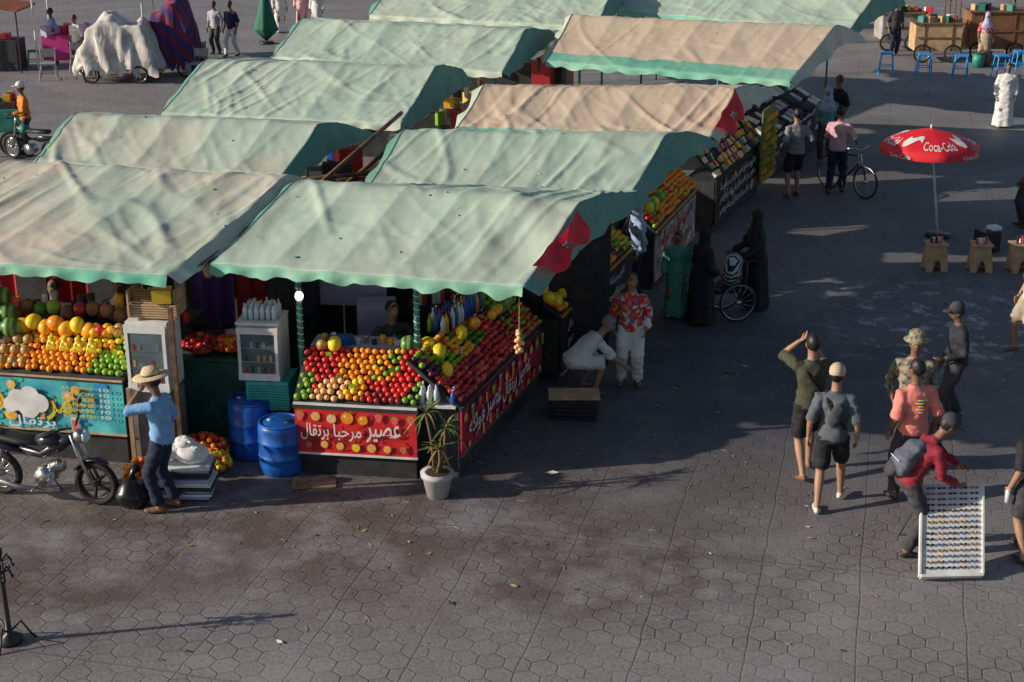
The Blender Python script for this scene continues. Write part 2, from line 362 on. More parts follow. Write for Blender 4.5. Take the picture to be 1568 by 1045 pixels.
def scribble(b,O,ax,up,W,Hh,mat,seed,stroke=.02,rows=1):
    rr=random.Random(seed); O=V(O);ax=V(ax);up=V(up)
    words=[ASIR,BURT,FAW,MARH]
    for row in range(rows):
        rh=Hh/rows; y0=Hh-(row+.85)*rh; x=0
        while x<W*.85:
            s=rr.choice(words); hh=rh*rr.uniform(.6,.75); w=hh*rr.uniform(1.5,2.1)
            if x+w>W: w=W-x
            if w>hh*.8: put_text(b,O+ax*x+up*y0,ax,up,w,hh,s,mat)
            x+=w+rh*.18
def disc2(b,O,ax,up,x,y,r,mat,seg=14,ry=None):
    O=V(O);ax=V(ax);up=V(up); ry=ry or r
    b.add([O+ax*(x+r*math.cos(2*math.pi*i/seg))+up*(y+ry*math.sin(2*math.pi*i/seg)) for i in range(seg)],[tuple(range(seg))],mat,False)
def fruit_icon(b,O,nrm,ax,up,x,y,r,rr):
    k=rr.randrange(5); o=V(O)
    if k==0:
        disc2(b,o,ax,up,x,y,r,FR['orange']); disc2(b,o+nrm*.0008,ax,up,x,y,r*.86,whitep); disc2(b,o+nrm*.0016,ax,up,x,y,r*.78,FR['mango'])
        for i in range(6):
            a=i*math.pi/3; c=o+nrm*.0024+ax*x+up*y; u=ax*math.cos(a)+up*math.sin(a); p=ax*-math.sin(a)+up*math.cos(a); b.add([c,c+u*r*.75+p*r*.03,c+u*r*.75-p*r*.03],[(0,1,2)],whitep,False)
    elif k==1:
        b.add([o+ax*(x+q[0]*r)+up*(y+q[1]*r) for q in ((-.8,.5),(-.5,.8),(.5,.8),(.8,.5),(.5,-.4),(0,-1),(-.5,-.4))],[tuple(range(6,-1,-1))],FR['pink'],False)
        b.add([o+nrm*.001+ax*(x+q[0]*r)+up*(y+q[1]*r) for q in ((-.6,.7),(-.3,1.1),(0,.85),(.3,1.1),(.6,.7),(0,.5))],[tuple(range(5,-1,-1))],FR['lime'],False)
    elif k==2:
        b.add([o+ax*(x+q[0]*r)+up*(y+q[1]*r*1.3) for q in ((-.45,-1),(.45,-1),(.65,.9),(-.65,.9))],[(0,1,2,3)],whitep,False)
        b.add([o+nrm*.001+ax*(x+q[0]*r)+up*(y+q[1]*r*1.3) for q in ((-.38,-.9),(.38,-.9),(.54,.6),(-.54,.6))],[(0,1,2,3)],rr.choice([FR['orange'],FR['pink'],FR['lime'],FR['yellow']]),False)
        b.add([o+nrm*.002+ax*(x+q[0]*r)+up*(y+q[1]*r*1.3) for q in ((.0,.3),(.1,.3),(.5,1.3),(.4,1.3))],[(0,1,2,3)],redp,False)
    else:
        c=rr.choice(['orange','yellow','lime','pink','peach']); disc2(b,o,ax,up,x,y,r,FR[c]); disc2(b,o+nrm*.001,ax,up,x-r*.3,y+r*.3,r*.25,whitep,8)
        b.add([o+nrm*.001+ax*(x+q[0]*r)+up*(y+q[1]*r) for q in ((0,.8),(.5,.9),(.9,1.4),(.3,1.2))],[(0,1,2,3)],FR['green'],False)
def panel(parent,name,P0,P1,z0,z1,mat,seed,tmat,rows=1,icons=None,frame=None,icn=10,txt=(.08,.84),pics=False):
    P0=V(P0);P1=V(P1); d=(P1-P0);Ln=d.length;d.normalize(); nrm=V((d.y,-d.x)); b=MB()
    mid=(P0+P1)/2; ang=math.atan2(d.y,d.x)
    b.box((mid.x,mid.y,(z0+z1)/2),(Ln,.025,z1-z0),mat,ang)
    ax=V((d.x,d.y,0));up=V((0,0,1)); off=.0165; n3=V((nrm.x,nrm.y,0))
    rr=random.Random(seed+50)
    def at(o): q=P0+nrm*o; return V((q.x,q.y,z0))
    Hh=z1-z0
    if icons:
        for i in range(icn*2):
            r=rr.uniform(.05,.11); x=rr.uniform(.08,.92)*Ln; y=rr.uniform(r*.6,Hh-r*.6); disc2(b,at(off+.0003*i),ax,up,x,y,r,rr.choice(icons),ry=r*.45)
        for i in range(icn):
            if pics: # rows of fruit pictures and juice glasses above and below the lettering
                top=i%2==0; r=rr.uniform(.05,.075); x=(i+.7)/(icn+.4)*Ln; y=Hh*.76 if top else Hh*.17; r*=1 if top else .75
                y=min(Hh-r*1.45,max(r*1.3,y+rr.uniform(-.02,.02)))
            else: r=rr.uniform(.045,.085); x=rr.uniform(.07,.93)*Ln; y=rr.uniform(r*1.2,Hh-r*1.6)
            fruit_icon(b,at(off+.012+.001*i),n3,ax,up,x,y,r,rr)
    scribble(b,at(off+.03)+up*(txt[0]*Hh)+ax*(.05*Ln),ax,up,Ln*.9,Hh*txt[1],tmat,seed,.02,rows)
    if frame:
        for zz in (z0,z1):
            b.box((mid.x+nrm.x*.012,mid.y+nrm.y*.012,zz),(Ln+.02,.035,.022),frame,ang)
    return b.build(name,parent=parent)
def counter(parent,P0,P1,depth,z0,z1,mat,name='counter'):
    P0=V(P0);P1=V(P1);d=(P1-P0);Ln=d.length;d.normalize();n=V((-d.y,d.x)); m=(P0+P1)/2+n*(depth/2+.03)
    b=MB(); b.box((m.x,m.y,(z0+z1)/2),(Ln-.03,depth,z1-z0),mat,math.atan2(d.y,d.x)); return b.build(name,parent=parent,bevel=.006)
def bottle(b,c,h,r,mat,cap=None):
    c=V(c); b.tube([c,c+V((0,0,h*.6)),c+V((0,0,h*.8)),c+V((0,0,h*.82)),c+V((0,0,h*.95))],[r,r,r*.4,r*.35,r*.35],mat,seg=8,cap=0)
    b.cyl(c+V((0,0,h*.94)),c+V((0,0,h)),r*.4,cap or bluep,8)
def bottles(parent,name,P0,P1,rows,z,h=.25,mats=None,step=.085,seed=1,dep=.09):
    rr=random.Random(seed);P0=V(P0);P1=V(P1);d=(P1-P0);Ln=d.length;d.normalize();n=V((-d.y,d.x));b=MB()
    for j in range(rows):
        for i in range(int(Ln/step)):
            q=P0+d*(i*step+.04)+n*(j*dep); hh=h*rr.uniform(.85,1.1)
            bottle(b,(q.x,q.y,z),hh,.032,rr.choice(mats or [glass]),rr.choice([bluep,whitep,redp]))
    return b.build(name,parent=parent)
# ---- stall right 1 (front juice stall)
s1=empty('fruit_juice_stall',(-1.5,17.5,0))
tarp(s1,(-3.5,16.7),(.12,15.75),(1.72,20.0),(-2.2,20.2),2.45,2.95,tarpG,tarpD,tarpT,1,rw=.43,rwl=.55,nr=5,back=.48)
A=(-2.53,16.2);B=(-1.1,16.0);C=(-.59,16.05);D=(.387,18.9)
redsign=M('sign_red',(.62,.02,.025),.5,.15,5)
panel(s1,'front_sign',A,B,.28,.9,redsign,3,white,rows=1,icons=[redsign,FR['dred'],FR['red']],frame=whitep,icn=15,txt=(.22,.5),pics=True)
panel(s1,'side_sign',C,D,.28,.9,M('sign_crimson',(.42,.015,.04),.5,.2,5),5,white,rows=1,icons=[FR['dred'],FR['purple'],FR['red']],frame=steel,icn=25,txt=(.16,.6),pics=True)
counter(s1,A,B,.62,.0,.84,darkc); counter(s1,C,D,.6,.0,.84,darkc,'side_counter')
def cf1(u,t,rr):
    if u<.13: return 'lime' if t<.5 else 'red'
    q=u-.18*t
    if q<.12: return 'lime' if t<.2 else 'red'
    if q<.38: return 'peach' if t<.36 else ('red' if q<.2 else 'orange')
    if q<.52: return rr.choice(['orange','orange','yellow'])
    if q<.68: return rr.choice(['red','red','dred']) if t<.45 else rr.choice(['lime','mango','orange'])
    if q<.9: return 'red' if t>.12 else 'dred'
    return 'lime' if t<.5 else 'red'
disp(s1,'fruit_front',A,B,.62,.93,1.36,cf1,.04,seed=2)
def cf2(u,t,rr):
    if t<.42: return rr.choice(['dred','red','red','dred','pink']) if u<.75 else rr.choice(['lime','red'])
    k=int(u*7+t*2)%5
    return [ 'red','purple','lime','mango','green'][k] if rr.random()<.8 else rr.choice(['red','orange','lime'])
disp(s1,'fruit_side',C,D,.62,.93,1.42,cf2,.038,seed=3)
b=MB()
b.box((-.88,16.25,.9),(.5,.4,.03),whitep,-.1)
for (x,y,z,r,k) in [(-1.0,16.78,1.42,.1,'yellow'),(-.86,16.62,1.38,.095,'yellow'),(-1.14,16.5,1.2,.085,'yellow'),(-.76,16.42,1.22,.085,'yellow'),(-.82,16.3,1.1,.09,'mango'),(-2.1,16.72,1.44,.095,'yellow'),(-2.25,16.75,1.42,.08,'tan'),(-.6,16.95,1.5,.08,'yellow'),(-.45,17.3,1.5,.08,'mango')]:
    b.ell((x,y,z),(r*.85,r*.85,r*1.15),FR[k],Matrix.Rotation(x*5,3,'X'),sub=3)
for x,y,z,r in [(-1.22,16.75,1.42,.115),(-.05,18.3,1.56,.11),(.0,18.55,1.56,.1)]: b.ell((x,y,z),(r,r,r*.95),melon,sub=3)
for i in range(7): b.ell((-.25+.1*i*.4,17.6+.12*i,1.5+.01*(i%2)),(.06,.06,.07),FR[R.choice(['green','mango','tan','lime'])],sub=2)
b.build('melons',parent=s1)
bottles(s1,'water_bottles',(-1.08,16.12),(-.78,16.08),2,.93,.24,[glass,whitep])
bottles(s1,'corner_bottles',(-.72,16.08),(-.6,16.07),2,.93,.2,[bluep,glass])
bottles(s1,'juice_bottles',(-.85,17.1),(-.35,18.2),3,1.42,.26,[glass,FR['mango'],bluep,blk,FR['lime']],seed=4)
b=MB()
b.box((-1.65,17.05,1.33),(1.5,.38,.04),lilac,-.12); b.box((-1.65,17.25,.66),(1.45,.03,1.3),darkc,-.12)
for i in range(11): b.cyl((-2.25+.1*i,17.02-.012*i+.06*(i%2),1.35),(-2.25+.1*i,17.02-.012*i+.06*(i%2),1.35+R.uniform(.06,.13)),.03,R.choice([whitep,redp,FR['mango'],glass,blk,steel]),12,.035)
b.box((-2.05,16.98,1.4),(.3,.2,.08),bluep,.2); b.box((-1.35,16.95,1.385),(.12,.16,.05),whitep,.1)
b.box((-1.75,18.4,1.15),(.5,.5,.5),lilac,.1); b.box((-2.1,18.9,1.6),(.9,.05,.8),lilac,-.1)
for i in range(12): bottle(b,(-1.2+.1*i*.6,18.6+.02*i,1.3+.0*i),.25,.035,R.choice([glass,FR['mango'],redp,blk]))
b.box((-.85,18.7,.65),(1.0,.35,1.3),darkc,-.1)
b.build('serving_counter',parent=s1,bevel=.006)
b=MB()
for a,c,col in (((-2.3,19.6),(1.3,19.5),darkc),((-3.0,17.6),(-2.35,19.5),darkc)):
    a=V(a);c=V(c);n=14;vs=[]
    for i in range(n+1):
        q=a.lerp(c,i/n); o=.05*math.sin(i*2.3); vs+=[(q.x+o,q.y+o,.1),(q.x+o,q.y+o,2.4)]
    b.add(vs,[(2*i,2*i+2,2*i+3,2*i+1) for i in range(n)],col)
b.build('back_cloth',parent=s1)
b=MB()
for x,y in ((-2.5,16.75),(-1.12,16.7)):
    b.cyl((x,y,.8),(x,y,2.5),.033,teal,12)
    for i in range(12): b.torus((x,y,1.4+i*.08),(0.3,0,1),.035,.007,whitep,12,4)
b.build('painted_posts',parent=s1)
b=MB(); b.ell((-2.45,16.45,2.12),(.05,.05,.06),M('bulb_lit',(1,.95,.85),.3,0,emit=3)); b.cyl((-2.45,16.45,2.17),(-2.45,16.45,2.38),.008,blk,6); b.build('light_bulb',parent=s1)
b=MB()
for i in range(14): b.ell((.08+R.uniform(-.04,.04),15.98+R.uniform(-.04,.04),1.85-.018*i),.03,FR['peach'],sub=1)
b.cyl((.08,15.98,1.85),(.08,15.95,2.4),.005,card,5); b.build('hanging_net_of_fruit',parent=s1)
# ---- stall right 2
s2=empty('fruit_stall',(0.5,21,0))
tarp(s2,(-2.05,20.05),(1.6,19.95),(3.15,23.7),(-1.1,23.6),2.42,2.95,tarpG,tarpD,tarpT,2,rw=.4,rwl=.46,back=.5)
P=(.66,19.15);Q=(1.87,22.5)
panel(s2,'menu_board',P,Q,.12,.95,M('sign_black',(.02,.02,.022),.5,.2,5),8,white,rows=3,frame=M('trim_orange',(.8,.35,.05),.4,0))
counter(s2,P,Q,.6,0,.9,darkc)
def cf3(u,t,rr):
    k=int(u*9+t*3)%6
    return ['orange','purple','lime','mango','tan','orange'][k] if rr.random()<.85 else 'yellow'
disp(s2,'fruit_side',P,Q,.75,.99,1.5,cf3,.043,seed=5)
b=MB()
for x,y,z in ((.35,19.35,1.32),(.45,19.6,1.36),(.6,19.35,1.12),(.25,19.5,1.42),(.68,19.6,1.15),(.5,19.22,1.2),(.4,19.2,1.35),(.75,19.85,1.2)): b.ell((x,y,z),(.09,.09,.125),FR['yellow'],Matrix.Rotation(x*9,3,'X'),3)
for i in range(8): b.ell((.2+.15*i,20.1+.34*i,1.58),(.07,.07,.085),FR[['green','tan','orange','lime'][i%4]],sub=2)
b.build('melons',parent=s2)
counter(s2,(-1.9,20.3),(.4,20.2),.5,0,1.0,darkc,'front_counter')
# ---- stall right 3 beige roof
s3=empty('fruit_stall',(2,25,0))
tarp(s3,(-.9,24.6),(3.2,23.95),(4.9,28.2),(.1,27.6),2.42,2.9,tarpB,tarpM,tarpT,3,rw=.37,rwl=.4,wr=1.2,back=.5,flap=.6)
P=(2.3,23.3);Q=(3.27,26.1)
panel(s3,'side_sign',P,Q,.15,.98,M('sign_grey',(.35,.3,.3),.6,.3,5),9,redp,rows=2,icons=[whitep,FR['dred'],whitep],frame=M('trim_orange',(.8,.35,.05),.4,0),icn=14)
counter(s3,P,Q,.6,0,.92,darkc)
disp(s3,'fruit_side',P,Q,.8,1.02,1.75,lambda u,t,rr:('orange' if (int(u*5)+int(t*4))%3 else rr.choice(['lime','red','mango'])) if t<.5 else rr.choice(['orange','orange','mango','lime','red']),.046,seed=6)
b=MB()
for i in range(5): b.ell((2.2+.06*i,23.6+.17*i,1.3+.03*(i%2)),(.1,.1,.11),FR[['yellow','lime','yellow','green','lime'][i]],sub=3)
b.build('melons',parent=s3)
# ---- stall right 4
def goods(parent,name,P0,P1,depth,z0,z1,mats,sz,seed,flat=False):
    rr=random.Random(seed);P0=V(P0);P1=V(P1);d=(P1-P0);Ln=d.length;d.normalize();n=V((-d.y,d.x));b=MB();sl=math.hypot(depth,z1-z0);ang=math.atan2(d.y,d.x);tilt=math.atan2(z1-z0,depth)
    rot=Matrix.Rotation(ang,3,'Z')@Matrix.Rotation(tilt,3,'X')
    q=(P0+P1)/2+n*depth/2; b.box((q.x,q.y,(z0+z1)/2-.06),(Ln,sl,.04),darkc,rot=rot)
    nj=int(sl/sz[1]);ni=int(Ln/sz[0])
    for j in range(nj):
        for i in range(ni):
            q=P0+d*((i+.5)*Ln/ni)+n*(depth*(j+.5)/nj); z=z0+(z1-z0)*(j+.5)/nj
            rj=rot@Matrix.Rotation(rr.uniform(-.2,.2),3,'Z')@Matrix.Rotation(rr.uniform(-.15,.15),3,'X')
            b.box((q.x,q.y,z+rr.uniform(-.01,.03)),(sz[0]*rr.uniform(.75,.98),sz[1]*rr.uniform(.75,.98),sz[2]*rr.uniform(.6,1.2)),rr.choice(mats),rot=rj)
    return b.build(name,parent=parent,bevel=.008)
s4=empty('dried_fruit_stall',(4,29,0))
tarp(s4,(.7,31.2),(5.35,28.9),(7.9,34.2),(1.8,35.6),2.45,3.08,tarpB,tarpM,tarpT,4,rw=.55,band=.1,nr=6,wr=.8,flap=.5,back=.55)
P=(3.72,26.75);Q=(5.05,30.0)
panel(s4,'poster_board',P,Q,.15,1.0,M('sign_black',(.02,.02,.022)),11,white,rows=3,icons=[darkc,darkgrey],icn=18)
counter(s4,P,Q,.6,0,.95,darkc)
gm=[redp,yel,FR['mango'],FR['lime'],whitep,FR['dred'],bluep,FR['tan'],FR['green'],darkc,darkgrey]
goods(s4,'packets',P,Q,.7,1.02,1.85,gm,(.13,.15,.08),4)
b=MB(); b.box((5.15,29.9,1.0),(.03,1.1,1.5),M('rack_green',(.15,.2,.04)),-.38); 
for i in range(6):
    for j in range(8): b.box((5.2+.07*(i-2.5),29.5+.16*i,.35+.17*j),(.06,.1,.11),R.choice([FR['lime'],FR['mango'],FR['tan'],yel]),-.38)
b.build('snack_rack',parent=s4)
# ---- stall right 5 clothes
s5=empty('clothing_stall',(6,33,0))
tarp(s5,(2.7,39.2),(7.9,35.6),(10.3,40.5),(3.8,43.5),2.45,3.1,tarpG,tarpD,tarpT,5,rw=.5,nr=6,wr=.8)
P=(5.35,31.0);Q=(7.3,34.9)
counter(s5,P,Q,.8,0,.8,darkgrey)
goods(s5,'folded_clothes',P,Q,1.0,.85,1.35,[white,white,darkgrey,black,whitep,lilac,darkgrey],(.28,.32,.06),5)
goods(s5,'hanging_cloth',(5.45,30.95),(7.35,34.9),.06,.2,.85,[white,darkgrey,white,lilac],(.3,.3,.02),6)
# ---- left row
l1=empty('fruit_stall',(-5.5,18,0))
tarp(l1,(-7.9,17.05),(-3.89,16.2),(-2.72,19.4),(-6.6,20.3),2.45,2.96,tarpM,tarpM,tarpT,6,rw=.84,nr=5,flap=.12,back=.2)
P=(-7.6,17.0);Q=(-4.58,16.45)
cyan=M('sign_cyan',(.03,.35,.6),.4,.25,3,col2=(.1,.5,.5))
panel(l1,'price_board',P,Q,.38,1.07,cyan,21,yel,rows=1,icons=[cyan,M('sign_teal',(.05,.5,.4)),M('sign_blue',(.02,.25,.6))],icn=24,frame=card)
b=MB(); d=V((3.02,-.55)).normalized(); ax=V((d.x,d.y,0)); O=V((-7.6,17.0,.38))+V((d.y,-d.x,0))*.06
for x,y,r in ((1.75,.38,.14),(1.9,.44,.13),(2.02,.36,.12),(1.88,.3,.14),(1.65,.32,.1)): disc2(b,O+V((0,-.0006*x*3,0)),ax,(0,0,1),x,y,r,whitep)
for k in range(6): put_text(b,O+V((0,-.004,0))+ax*2.32+V((0,0,.56-.07*k)),ax,V((0,0,1)),.4,.045,['JUS ORANGE','CITRON','MANGUE','BANANE','FRAISE','KIWI 10 DH'][k],yel); 
for k in range(6): put_text(b,O+V((0,-.004,0))+ax*2.8+V((0,0,.56-.07*k)),ax,V((0,0,1)),.12,.045,'10',whitep)
put_text(b,O+V((0,-.004,0))+ax*1.6+V((0,0,.04)),ax,V((0,0,1)),.6,.15,BURT,whitep)
b.build('board_artwork',parent=l1)
counter(l1,P,Q,.7,0,1.0,darkc)
def cf4(u,t,rr):
    if u<.58: return rr.choice(['tan','orange','orange'])
    if u<.74: return 'mango' if t>.55 else 'orange'
    if u<.86: return 'orange' if t<.4 else 'yellow'
    return 'lime' if t<.5 else rr.choice(['yellow','orange','lime'])
disp(l1,'fruit_front',P,Q,.62,1.12,1.45,cf4,.043,seed=9)
b=MB()
for i in range(7): b.ell((-5.92+.14*i,17.2-.03*i,1.5+.06*(i%2)),(.11,.09,.1),FR[['mango','yellow','mango','orange','mango','yellow','mango'][i]],Matrix.Rotation(i,3,'Z'),sub=3)
for x,y,z in ((-6.15,17.35,1.6),(-6.35,17.3,1.58),(-6.25,17.45,1.8),(-6.05,17.12,1.5),(-6.5,17.35,1.7),(-6.3,17.1,1.45)): b.ell((x,y,z),(.13,.13,.12),melon,Matrix.Rotation(x*7,3,'X'),sub=3)
for i in range(5):
    for j in range(3): b.ell((-6.35+.13*i,16.86+.13*j-.02*i,1.2+.09*j),(.065,.06,.065),FR['tan'],sub=2)
for i in range(10): b.ell((-5.0+.07*(i%5),16.95+.1*(i//5),1.5+.03*(i%2)),(.06,.055,.055),FR[['mango','red','orange','mango','tan'][i%5]],sub=2)
for k in range(4):
    for i in range(7):
        a=i*.22-.6; cx,cy,cz=-5.5+.17*k,16.98-.04*k,1.5
        b.tube([V((cx,cy,cz))+V((math.sin(a)*s*.5,-.10*math.sin(s*8)-.05,-s)) for s in (0,.04,.09,.14,.18)],[.01,.018,.02,.018,.007],FR['yellow'],6)
b.build('melons_and_bananas',parent=l1)
b=MB()
for i in range(26):
    x=-7+.12*i; h=R.uniform(.12,.32); y=17.95-.02*i; b.cyl((x,y,1.45),(x,y,1.45+h),R.uniform(.03,.06),R.choice([steel,redp,whitep,wood,FR['mango'],blk,glass]),10)
b.box((-5.6,18.0,.72),(3.4,.5,1.44),darkc,-.15)
for i in range(12): b.ell((-6.3+.17*i,17.6-.03*i,1.62+R.uniform(-.05,.05)),(.09,.09,.1),R.choice([FR['dred'],FR['pink'],FR['green'],FR['lime'],wood]),sub=2)
b.build('back_counter',parent=l1)
def fridge(parent,name,x,y,z,w,d,h,rz,mat=whitep):
    b=MB(); c=V((x,y,z+h/2)); m=Matrix.Rotation(rz,3,'Z')
    def bx(o,s,mt): b.box(c+m@V(o),s,mt,rz)
    bx((0,.02,0),(w,d-.04,h),mat); bx((0,-d/2,0),(w*.82,.02,h*.74),M('fridge_glass',(.1,.14,.15),.12,.2,4))
    bx((0,-d/2-.005,h*.42),(w,.03,h*.12),mat); bx((0,-d/2-.005,-h*.43),(w,.03,h*.13),mat)
    for s in(-1,1): bx((s*w*.45,-d/2-.004,0),(w*.08,.03,h*.78),mat)
    for k in(-.15,.1): bx((0,-d/2-.014,h*k),(w*.8,.006,.01),steel)
    for i in range(5):
        for k in (-.3,-.08,.16): 
            if R.random()<.6: bx(((i-2)*w*.15,-d/2-.012,h*k),(w*.07,.004,.08),R.choice([FR['dred'],FR['tan'],darkgrey,steel]))
    return b.build(name,parent=parent,bevel=.008)
fridge(l1,'glass_fridge',-4.22,16.65,.95,.5,.5,.85,-.12); 
b=MB(); b.box((-4.22,16.65,.48),(.5,.46,.9),M('stand_grey',(.2,.18,.17),.6,.2,5),-.12); b.box((-4.5,16.4,.5),(.05,.05,1.0),card); b.box((-3.93,16.38,1.0),(.05,.05,2.0),wood)
for k in range(2):
    for i in range(5):
        b.box((-4.15,16.5,1.87+.18*k+.03*i),(.55-.08*k,.02,.022),[card,wood][k],-.12); 
    b.box((-4.15,16.68,1.84+.18*k),(.55-.08*k,.36,.02),card,-.12)
    for s in(-1,1): b.box((-4.15+s*.27,16.66,1.92+.17*k),(.02,.36,.16),card,-.12)
for i in range(14): b.ell((-4.35+.1*(i%5),16.6+.1*(i//5),2.06),(.05,.05,.055),FR[R.choice(['tan','mango','lime'])],sub=2)
b.box((-4.05,16.55,2.1),(.22,.2,.16),yel,.1)
b.build('crates_and_stand',parent=l1)
b=MB()
for i,(x,c) in enumerate(((-7.2,redp),(-6.2,FR['dred']),(-5.0,darkc),(-4.2,M('cloth_violet',(.08,.04,.2),.8)),(-3.6,FR['dred']))):
    vs=[]; 
    for k in range(9): 
        xx=x+k*.07; yy=19.2-(x+7)*.15+.05*math.sin(k*2.1); vs+=[(xx,yy,.9),(xx,yy,2.3)]
    b.add(vs,[(2*k,2*k+2,2*k+3,2*k+1) for k in range(8)],c)
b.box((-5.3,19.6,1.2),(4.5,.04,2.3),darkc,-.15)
for i in range(7): 
    x=-7+.55*i; b.cyl((x,17.7-.03*i,2.4),(x,17.7-.03*i,2.15),.004,blk,4); b.ell((x,17.7-.03*i,2.1),(.07,.05,.1),R.choice([redp,FR['lime'],card,FR['mango']]),sub=2)
b.build('hanging_cloth',parent=l1)
for (nm,FLq,FRq,BRq,BLq,mt,sd,rw,zz,fl,bk) in (('covered_stall',(-7.05,21.8),(-3.3,21.1),(-2.3,24.1),(-6.35,25.0),tarpM,7,.4,2.95,.7,.5),
   ('covered_stall',(-6.05,25.7),(-1.85,24.75),(-.95,29.2),(-5.35,30.1),tarpG,8,.52,3.0,.95,.4),
   ('covered_stall',(-5.05,31.7),(-.2,29.8),(.95,35.2),(-4.2,36.6),tarpG,9,.42,2.97,.9,.5),
   ('covered_stall',(-3.6,38.4),(2.0,36.2),(3.2,41.8),(-2.6,43.5),tarpG,10,.5,3.1,.7,.3)):
    e=empty(nm,((FLq[0]+BRq[0])/2,(FLq[1]+BRq[1])/2,0)); tarp(e,FLq,FRq,BRq,BLq,2.45,zz,mt,tarpD,tarpG,sd,rw=rw,nr=5,wr=1.1,flap=fl,back=bk)
    b=MB(); cx=(FLq[0]+BRq[0])/2; cy=(FLq[1]+BRq[1])/2
    b.box((cx,cy,.5),(3.2,1.0,1.0),darkc,-.15); b.box((cx+1.3,cy,.6),(.5,2.4,1.2),FR['dred'],-.3)
    for i in range(30): b.box((cx+R.uniform(-1.7,1.7),cy+R.uniform(-1.3,1.3),R.uniform(1.0,1.6)),(R.uniform(.08,.3),R.uniform(.08,.25),R.uniform(.08,.35)),R.choice(gm),R.uniform(0,3))
    b.build('stall_goods',parent=e,bevel=.01)
b=MB()
for (a,c) in (((-2.75,20.9,2.35),(-1.75,23.6,2.85)),((-2.5,21.2,2.2),(-1.3,23.9,2.75)),((-2.9,21.0,2.4),(-1.9,21.9,2.3)),((-2.9,20.9,2.35),(-2.8,20.9,1.0)),((-3.75,16.35,2.36),(-2.6,19.2,2.82))): b.tube([a,c],.035,wood,6)
b.build('wooden_beams')
b=MB(); 
for i in range(14): b.box((-2.3+R.uniform(-.4,.6),22.3+R.uniform(-1,1),R.uniform(1.3,2.2)),(R.uniform(.2,.5),R.uniform(.2,.4),R.uniform(.1,.5)),R.choice([redp,FR['dred'],darkc,darkgrey,redp,wood]),R.uniform(0,3))
b.box((-2.2,22.3,.7),(1.2,2.4,1.4),darkc); b.build('stacked_red_crates',bevel=.01)
# ---- centre strip between stalls
fridge(None,'glass_fridge',-2.98,16.95,.98,.5,.5,.68,-.1)
b=MB(); b.box((-2.98,16.95,1.69),(.52,.52,.03),whitep,-.1); b.box((-2.9,16.95,.78),(.52,.5,.36),M('teal_box',(.05,.45,.42),.5,.15,5),-.1)
for i in range(9): b.box((-2.9,16.69,.63+.035*i),(.5,.012,.008),teal,-.1)
for s in (-.22,.22): b.box((-2.9+s,16.95,.3),(.05,.4,.6),blk,-.1)
b.build('teal_crate_stand',bevel=.006)
bottles(None,'bottle_pack',(-3.2,16.85),(-2.75,16.8),4,1.71,.2,[glass],step=.07,seed=9,dep=.075)
def barrel(x,y,h=.62,r=.26):
    b=MB(); pr=[(0,.93),(.03,.98),(.2,1),(.33,1.0),(.35,1.04),(.37,1.0),(.63,1.0),(.65,1.04),(.67,1.0),(.9,1),(.97,.97),(1,.9)]
    b.tube([(0,0,q*h) for q,_ in pr],[k*r for _,k in pr],bluep,seg=28,cap=0); b.torus((0,0,h),(0,0,1),r*.92,.015,bluep,28); b.ell((r*.4,0,h),(.05,.05,.015),blk); b.ell((-r*.5,.05,h),(.03,.03,.012),whitep)
    b.build('blue_barrel',(x,y,0))
barrel(-2.73,16.3); barrel(-3.16,16.75,.72)
b=MB()
b.box((-3.75,17.6,.5),(1.0,.6,1.0),M('bin_green',(.02,.12,.09),.5,.2,5),-.15,taper=1.05); b.box((-3.75,17.6,1.02),(1.08,.66,.04),M('bin_green',(0,0,0)),-.15); b.build('green_bin',bevel=.02)
def fruit_sack(x,y,z,r,cols,name='net_sack_of_oranges',seed=0,n=60):
    b=MB(); rr=random.Random(seed); net=M('net_red',(.6,.1,.03),.6,.2,20)
    for i in range(n):
        th=rr.uniform(0,6.28);ph=rr.uniform(-.2,1); k=math.sqrt(max(0,1-ph*ph*.9)); b.ell((math.cos(th)*r*k,math.sin(th)*r*k*.8,r*.6+r*.6*ph),.042,FR[rr.choice(cols)],sub=1)
    b.ell((0,0,r*.55),(r*.93,r*.75,r*.55),net); b.tube([(0,0,r*1.1),(.02,0,r*1.35)],[.03,.05],net,8)
    b.build(name,(x,y,z))
fruit_sack(-3.85,17.45,1.04,.2,['dred','red'],seed=1); fruit_sack(-3.5,17.5,1.04,.17,['red','orange'],seed=2)
fruit_sack(-3.55,16.2,0,.22,['orange','yellow','mango'],seed=3); fruit_sack(-3.7,16.5,.0,.28,['red','orange'],seed=4); fruit_sack(-4.3,15.95,0,.22,['orange'],seed=5)
b=MB()
for i in range(11): b.box((R.uniform(-.02,.02),R.uniform(-.02,.02),.03+.036*i),(.6,.42,.03),R.choice([darkgrey,whitep,lilac,darkc,steel]),R.uniform(-.05,.05))
v,f=ICO[3]
for (ox,oy,oz,sc_) in ((.08,0,.5,1),(-.14,.05,.5,.7),(.0,.02,.62,.6)):
    b.add([((a[0]*(1+.3*noise.noise(V(a)*3+V((oz,ox,0)))))*.19*sc_+ox,a[1]*.16*sc_+oy,oz+a[2]*.13*sc_*(1+.4*noise.noise(V(a)*5))) for a in v],f,whitep)
b.build('stack_of_folded_bags',(-3.72,15.65,0),bevel=.006)
